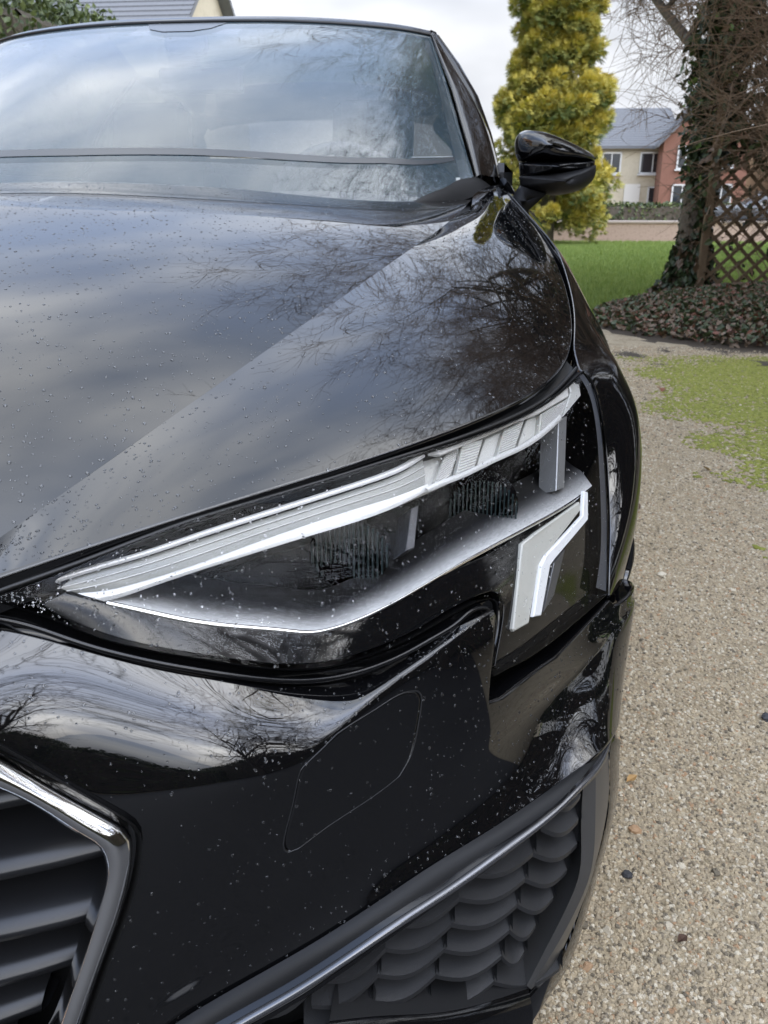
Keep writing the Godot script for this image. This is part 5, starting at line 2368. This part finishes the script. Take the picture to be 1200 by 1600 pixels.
const LAMP_GLASS := [10,4080,7214,-720,4306,7243,-960,4605,7319,-1210,5120,7426,-1740,5722,7482,-2300,6418,7560,-2940,6945,7605,-3440,7475,7659,-4030,7942,7766,-4660,8391,8001,-5350,4088,7196,-695,4294,7184,-892,4597,7180,-1067,5108,7205,-1422,5712,7190,-1837,6405,7198,-2352,6942,7154,-2802,7492,7091,-3379,7997,7122,-4077,8655,7343,-5350,4096,7174,-674,4282,7114,-837,4588,7018,-955,5095,6938,-1160,5702,6836,-1453,6391,6757,-1862,6939,6611,-2279,7509,6417,-2859,8054,6368,-3632,8797,6385,-5100,4103,7149,-660,4269,7037,-800,4580,6840,-880,5083,6642,-970,5693,6439,-1170,6378,6262,-1500,6936,6009,-1900,7526,5678,-2500,8109,5549,-3350,8737,5528,-4300]
const BUMPER := [14,3498,6991,-600,4096,6897,-750,4503,6735,-850,5058,6502,-1000,5566,6320,-1180,5945,6175,-1400,6352,6106,-1680,6724,6158,-2000,7061,6274,-2250,7416,6339,-2650,7995,6274,-3600,8758,6117,-4900,9050,6250,-5400,9060,6150,-6200,3695,6799,-199,4193,6620,-443,4574,6426,-573,5116,6231,-726,5616,6101,-910,5992,6021,-1153,6376,6082,-1484,6735,6174,-1837,7064,6263,-2152,7423,6312,-2603,8000,6242,-3547,8765,6074,-4852,9056,6118,-5326,9066,5964,-6152,3826,6581,0,4258,6353,-300,4621,6138,-450,5155,5975,-600,5649,5887,-780,6023,5863,-1030,6392,6030,-1380,6743,6157,-1750,7066,6239,-2100,7428,6283,-2580,8004,6209,-3520,8769,6032,-4830,9060,6000,-5300,9070,5800,-6150,3772,6247,59,4235,6049,-217,4604,5896,-361,5121,5769,-517,5607,5705,-707,5983,5708,-954,6353,5873,-1288,6712,5990,-1651,7045,6088,-2004,7414,6146,-2474,7983,6089,-3392,8724,5927,-4646,9055,5916,-5204,9071,5716,-6090,3594,5189,135,4158,5087,-65,4546,5129,-190,5007,5115,-365,5470,5127,-586,5850,5214,-823,6225,5374,-1107,6611,5462,-1435,6972,5611,-1775,7366,5713,-2215,7912,5708,-3060,8576,5597,-4140,9035,5650,-4900,9070,5450,-5900,3425,4186,189,4084,4176,61,4489,4403,-47,4899,4497,-240,5339,4580,-490,5724,4747,-717,6104,4902,-955,6513,4962,-1278,6901,5159,-1597,7318,5302,-2008,7843,5347,-2785,8433,5284,-3699,8983,5398,-4612,9036,5198,-5720,3359,3796,200,4055,3822,100,4467,4120,0,4857,4256,-200,5288,4367,-462,5675,4565,-685,6056,4718,-905,6475,4767,-1220,6873,4983,-1550,7298,5143,-1950,7815,5206,-2700,8377,5162,-3550,8970,5300,-4500,9030,5100,-5650,3338,3528,228,4057,3661,136,4449,3879,10,4839,4016,-200,5274,4153,-468,5685,4334,-691,6101,4499,-911,6539,4604,-1214,6980,4761,-1586,7458,4852,-2026,7983,4914,-2670,8475,4918,-3340,8905,4870,-4226,8980,4712,-5447,3318,3286,300,4059,3517,200,4431,3660,60,4821,3798,-160,5261,3960,-440,5695,4124,-660,6146,4302,-880,6603,4457,-1180,7087,4576,-1560,7617,4633,-1980,8150,4692,-2520,8572,4716,-3060,8840,4470,-3900,8930,4350,-5200]
const BUMPER_OUTLINE := [0,0,526,0,1052,0,1578,0,2104,0,2630,0,3156,0,3682,0,4208,0,4734,0,5304,1204,5395,2417,5429,3956,5441,5359,5689,5656,6877,5813,8103,4854,8361,5604,9613,6567,8832,200,10000,200,10000,10000,9500,10000,8911,10000,8321,10000,7732,10000,7142,10000,6553,10000,5963,10000,5374,10000,4784,10000,4195,10000,3605,10000,3016,10000,2427,10000,1837,10000,1360,9950,1473,7740,1621,6294,1750,4438,1743,3607,1720,3348,1583,2945,1165,2288,737,1885,273,1473,0,3300]
const TOW_OUTLINE := [3064,2327,3073,2120,3154,2006,3331,1873,3695,2151,4035,2250,4255,2493,4344,2756,4373,3009,4392,4025,4369,4892,4269,5335,3797,5476,3289,5624,3189,5473,3124,5084,3105,4612,3105,3462]
const GLASS_OUTLINE := [57,8478,476,3135,1018,1481,1962,915,3063,711,4347,616,5424,541,6675,478,8032,454,9161,398,9611,480,9745,1376,9753,2964,9696,4855,9689,6587,9684,8258,9691,9402,8853,9453,7834,9536,6811,9658,6472,9839,6394,9686,6484,8576,6541,7686,6484,7215,6364,7047,6138,7097,5660,7590,4994,8564,4497,9185,3951,9687,3412,9830,2650,9735,1915,9755,980,9783,377,10000]
const BEZEL_OUTLINE := [1228,6541,1636,7112,2104,7601,2598,7838,3041,7950,3377,8108,3670,8256,4018,8131,4312,7855,4666,7414,5634,6049,7333,5066,9053,5444,9439,5536,9802,6029,9927,8081,9961,9400,9209,9534,8135,9683,7059,9695,6755,9773,6727,9621,6854,8419,6905,7514,6800,7010,6586,6821,6281,6916,5802,7332,5128,8293,4602,8937,4024,9431,3458,9551,2677,9442,1911,9443,987,9465,731,9559,604,8340,764,5523,969,6067]
const DRL_A := [4258,7142,-981,4621,7194,-1244,4763,7207,-1352,5125,7252,-1680,5456,7290,-1990,5860,7333,-2358,6278,7380,-2738,6584,7432,-3063,6722,7483,-3260]
const DRL_B := [4331,7114,-1007,4640,7161,-1222,4780,7175,-1327,5143,7220,-1648,5474,7258,-1953,5877,7300,-2315,6294,7346,-2692,6600,7391,-3009,6753,7442,-3222]
const DRL_C := [4495,7035,-1069,4675,7026,-1156,4831,7037,-1254,5230,7084,-1569,5555,7130,-1862,5892,7172,-2164,6256,7210,-2483,6607,7236,-2814,6790,7259,-3021]
const DRL_D := [4665,6961,-1108,4766,6972,-1167,4895,6994,-1257,5263,7045,-1546,5588,7077,-1816,5928,7108,-2097,6316,7139,-2425,6613,7177,-2736,6815,7223,-2993]
const SEGMENT_0 := [6915,7390,-3455,7061,7434,-3659,6982,7243,-3312,6823,7186,-3069]
const SEGMENT_1 := [7079,7459,-3593,7268,7464,-3794,7187,7254,-3432,7024,7239,-3233]
const SEGMENT_2 := [7288,7442,-3903,7456,7461,-4110,7378,7278,-3798,7205,7236,-3548]
const SEGMENT_3 := [7472,7491,-4047,7673,7525,-4314,7569,7311,-3944,7394,7300,-3726]
const SEGMENT_4 := [7707,7506,-4445,7838,7511,-4602,7802,7330,-4366,7600,7288,-4072]
const SEGMENT_5 := [7851,7540,-4536,8167,7611,-4994,8073,7453,-4727,7821,7360,-4306]
const DRL_TOP := [6734,7475,-3248,7266,7516,-3811,7658,7592,-4328,8155,7756,-5056,8169,7637,-4972,7834,7558,-4489,7684,7547,-4304,7463,7516,-4022,7273,7487,-3780,6896,7433,-3328]
const STRIP_BASE := [6617,7352,-3231,6944,7416,-3621,7301,7443,-4016,7692,7517,-4535,8175,7667,-5254,8322,7643,-5451,8331,7540,-5396,8111,7410,-4958,7815,7291,-4438,7585,7256,-4114,7381,7242,-3856,7195,7199,-3588,7011,7180,-3359,6820,7155,-3123,6643,7132,-2916]
const SEG_EDGE_A := [6772,7246,-2954,6908,7267,-3119,7039,7276,-3269,7209,7295,-3479,7393,7325,-3726,7587,7342,-3972,7799,7392,-4284,8056,7496,-4715]
const SEG_EDGE_B := [6807,7211,-2940,6933,7229,-3092,7064,7237,-3244,7234,7258,-3461,7418,7283,-3704,7613,7302,-3958,7826,7345,-4267,8085,7450,-4712]
const DRL_END := [8170,7759,-5077,8295,7721,-5209,8319,7607,-5158,8098,7473,-4731,8193,7672,-5033]
const GUIDE := [7659,6598,-3344,7813,6629,-3587,8303,6642,-4452,8321,6557,-4436,8137,6490,-4041,7968,6423,-3703,7879,6400,-3543,7833,6344,-3440,7750,5909,-3102,7606,5926,-2895,7593,5955,-2889]
const BLADE_CHROME := [8351,6735,-4535,8403,6696,-4614,8407,6441,-4469,8007,6331,-3655,7952,6302,-3547,7870,5925,-3237,7790,5963,-3129,7855,6353,-3421,7908,6411,-3536,8337,6517,-4374]
const GREY_PLATE := [8004,6267,-3708,8129,6310,-3955,8014,5977,-3581,7898,5898,-3357]
const POST_A := [8071,7408,-4877,8172,7409,-5029,8143,6769,-4518,8041,6789,-4343]
const POST_B := [6653,7050,-2948,6715,7056,-3019,6708,6789,-2696,6637,6788,-2620]
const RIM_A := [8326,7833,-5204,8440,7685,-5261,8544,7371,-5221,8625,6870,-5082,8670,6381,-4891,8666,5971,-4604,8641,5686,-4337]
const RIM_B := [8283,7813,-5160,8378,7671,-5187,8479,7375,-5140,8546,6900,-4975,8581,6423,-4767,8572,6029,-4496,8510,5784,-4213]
const LOW_LINE := [4679,6940,-1102,4896,6862,-1161,5141,6774,-1230,5408,6687,-1325,5652,6621,-1426,5833,6570,-1500,5987,6527,-1566,6166,6514,-1679,6316,6523,-1799,6495,6545,-1970,6964,6623,-2522,7667,6671,-3464,8305,6650,-4529,8454,6647,-4827]
const LOW_LINE_IN := [4680,6961,-1128,4897,6883,-1188,5142,6795,-1259,5411,6708,-1355,5655,6641,-1456,5837,6591,-1531,5991,6547,-1597,6176,6533,-1714,6326,6543,-1837,6506,6564,-2010,6978,6643,-2571,7686,6693,-3526,8334,6670,-4621,8485,6666,-4926]
const FLOOR_A := [4675,6971,-1251,4889,6892,-1312,5133,6802,-1383,5400,6715,-1479,5643,6650,-1581,5822,6600,-1654,5972,6558,-1719,6152,6545,-1836,6298,6557,-1959,6473,6581,-2133,6943,6664,-2706,7650,6727,-3671,8290,6718,-4771,8427,6725,-5053]
const FLOOR_B := [4658,6967,-1473,4871,6887,-1532,5113,6798,-1602,5380,6711,-1697,5621,6647,-1796,5794,6599,-1867,5938,6558,-1928,6112,6548,-2046,6249,6562,-2170,6417,6590,-2346,6884,6682,-2940,7591,6763,-3924,8221,6775,-5037,8335,6799,-5282]
const FLOOR_C := [4640,6980,-1769,4850,6900,-1825,5092,6814,-1885,5359,6730,-1974,5596,6670,-2068,5763,6625,-2132,5898,6588,-2188,6063,6581,-2304,6189,6600,-2428,6345,6633,-2606,6808,6739,-3218,7510,6849,-4214,8117,6901,-5295,8202,6946,-5489]
const LENS_AT := [6181,6825,-2526,7294,6821,-3731]
const SEAL_TOP_A := [4099,7194,-800,4560,7247,-1268,5020,7305,-1691,5480,7363,-2095,5940,7418,-2506,6401,7473,-2938,6861,7533,-3404,7319,7604,-3941,7774,7697,-4569,8195,7886,-5709]
const SEAL_TOP_B := [4098,7147,-729,4571,7232,-1162,5042,7337,-1622,5521,7386,-2072,6001,7430,-2497,6480,7480,-2935,6961,7514,-3398,7441,7554,-3937,7915,7644,-4573,8354,7841,-5273]
const SEAL_LOW_A := [4107,7130,-709,4251,7030,-823,4398,6933,-882,4550,6846,-906,4710,6774,-929,4875,6714,-960,5043,6659,-999,5210,6606,-1047,5377,6552,-1101,5543,6496,-1159,5711,6442,-1220,5880,6396,-1290,6052,6361,-1373,6227,6343,-1479,6402,6339,-1613,6578,6338,-1768,6753,6344,-1946,6928,6361,-2146,7102,6378,-2361,7278,6378,-2582,7429,6300,-2734,7455,6128,-2673,7427,5954,-2546,7399,5781,-2422]
const SEAL_LOW_B := [3865,6876,-733,4048,6836,-784,4226,6781,-831,4399,6709,-876,4570,6632,-919,4741,6558,-964,4914,6486,-1010,5088,6418,-1059,5264,6355,-1113,5440,6292,-1176,5614,6224,-1257,5787,6153,-1355,5964,6092,-1459,6146,6048,-1564,6332,6027,-1676,6518,6034,-1809,6703,6071,-1956,6881,6125,-2092,7055,6186,-2236,7259,6266,-2488,7339,6152,-2518,7330,5954,-2404,7318,5775,-2312,7311,5586,-2228]
const FRAME_OUT := [4312,6303,-190,4590,6021,-276,4909,5751,-328,5002,5651,-339,5023,5593,-336,5025,5534,-326,4993,5299,-276,4826,4782,-129,4673,4339,6,4547,3973,75]
const FRAME_IN := [4303,6101,-146,4538,5874,-217,4722,5696,-248,4805,5619,-261,4840,5545,-259,4853,5470,-250,4804,5208,-188,4685,4823,-78,4529,4378,52,4429,4087,117]
const TRIM_A := [4751,3779,-96,5270,3986,-420,5701,4148,-640,6150,4324,-860,6606,4477,-1160,6988,4564,-1464,7398,4628,-1792,7873,4685,-2230,8295,4710,-2696,8500,4699,-3005,8623,4659,-3248]
const TRIM_B := [4820,3697,-23,5418,3913,-391,5938,4089,-655,6344,4271,-865,6772,4414,-1150,7095,4468,-1405,7458,4556,-1693,7963,4635,-2142,8315,4709,-2580,8513,4646,-2979,8632,4639,-3256]
const TRIM_C := [5183,3479,-262,5705,3795,-550,6111,3974,-748,6499,4160,-952,6808,4276,-1150,7100,4345,-1370,7463,4432,-1648,7924,4589,-2016,8291,4628,-2465,8517,4553,-2947,8643,4616,-3270]
const BLADE_IN := [8313,4449,-2720,8322,3986,-2620,8322,3544,-2520,8239,3322,-2420,8048,2990,-2220,7853,2728,-1980]
const BLADE_MID := [8443,4532,-2870,8473,3954,-2760,8447,3441,-2640,8317,3130,-2500,8098,2839,-2260,7875,2683,-2000]
const BLADE_OUT := [8603,4505,-3180,8657,3989,-3180,8602,3432,-3060,8398,2753,-2800,8191,2496,-2500,7906,2602,-2050]
const CORNER_IN := [8682,4483,-3450,8632,4448,-3220,8684,3934,-3250,8629,3371,-3130,8522,2965,-3020,8249,2413,-2580,7943,2473,-2120,7819,2475,-1950]
const CORNER_OUT := [8839,4194,-3920,8880,3931,-3980,8909,3454,-4050,8807,2951,-3850,8725,2611,-3750,8457,1726,-3300,8126,1706,-2700,7951,1749,-2350]
const LIP_TOP := [6220,3589,-750,6622,3389,-1000,7028,3158,-1250,7528,2879,-1650,7877,2650,-2000]
const FOG_LATTICE := [6,5901,4603,-820,6373,4817,-1008,6848,4878,-1311,7361,4845,-1685,7956,4589,-2290,8640,4326,-2870,5830,4342,-820,6313,4585,-984,6791,4654,-1273,7305,4622,-1634,7894,4378,-2200,8595,4019,-2870,5755,4072,-820,6251,4347,-961,6734,4426,-1235,7249,4397,-1583,7832,4167,-2110,8547,3703,-2870,5679,3794,-820,6187,4103,-937,6676,4194,-1197,7192,4168,-1532,7770,3956,-2021,8488,3425,-2819,5599,3506,-820,6123,3853,-914,6617,3958,-1159,7135,3936,-1482,7709,3746,-1931,8419,3193,-2715,5518,3209,-820,6056,3597,-890,6557,3717,-1121,7077,3693,-1438,7648,3523,-1854,8349,2963,-2611,5433,2902,-820,5988,3335,-866,6495,3472,-1083,7018,3440,-1400,7590,3269,-1803,8279,2733,-2507,5345,2583,-820,5919,3065,-843,6433,3221,-1045,6958,3181,-1362,7531,3011,-1752,8210,2497,-2409,5254,2253,-820,5847,2787,-820,6368,2954,-1016,6897,2917,-1324,7471,2750,-1701,8143,2251,-2320]
const WINDSCREEN := [9,-7040,10050,-14500,-6200,9450,-12800,-4800,9350,-11300,-2500,9500,-10300,0,9550,-10000,2500,9500,-10300,4800,9350,-11300,6200,9450,-12800,7040,10050,-14500,-6786,10797,-15900,-5950,10647,-14422,-4600,10590,-13198,-2375,10718,-12365,0,10758,-12122,2375,10718,-12365,4600,10590,-13198,5950,10647,-14422,6786,10797,-15900,-6518,11614,-17300,-5700,11735,-16105,-4400,11720,-15155,-2250,11825,-14490,0,11855,-14305,2250,11825,-14490,4400,11720,-15155,5700,11735,-16105,6518,11614,-17300,-6211,12488,-18650,-5450,12712,-17848,-4200,12740,-17172,-2125,12822,-16675,0,12842,-16548,2125,12822,-16675,4200,12740,-17172,5450,12712,-17848,6211,12488,-18650,-5796,13521,-20000,-5200,13580,-19650,-4000,13650,-19250,-2000,13710,-18920,0,13720,-18850,2000,13710,-18920,4000,13650,-19250,5200,13580,-19650,5796,13521,-20000]
const PILLAR_IN := [7092,10050,-14520,6872,10740,-15800,6650,11391,-16900,6447,11985,-17900,6166,12674,-18900,5794,13540,-20030]
const PILLAR_OUT := [7636,10010,-15400,7400,10877,-16600,7150,11529,-17600,6809,12131,-18500,6347,12797,-19500,5789,13666,-20700]
const COWL_A := [5912,9557,-12200,6242,9725,-12700,6564,9868,-13300,6743,9985,-13900,7092,10060,-14520]
const COWL_B := [5928,9506,-12000,6470,9539,-12750,6971,9645,-13600,7244,9758,-14200,7418,9868,-15000]
const MIRROR_CAP := [8007,10400,-16000,7915,10567,-16000,7902,10809,-16000,7976,10960,-16000,8191,11021,-16000,8548,10968,-16000,9105,10763,-16000,9528,10558,-16000,9660,10443,-16000,9569,10392,-16000]
const MIRROR_BAND := [8010,10389,-16050,9641,10420,-16050,9643,10240,-16050,8057,10051,-16050]
const MIRROR_LOW := [8024,10102,-16000,8970,10202,-16000,9656,10328,-16000,9648,10110,-16000,9539,9942,-16000,9290,9799,-16000,8895,9721,-16000,8630,9734,-16000,8064,9892,-16000]
const MIRROR_ARM := [8047,9926,-15700,8647,9757,-15700,8284,9418,-15700,8070,9286,-15700,7829,9627,-15700]
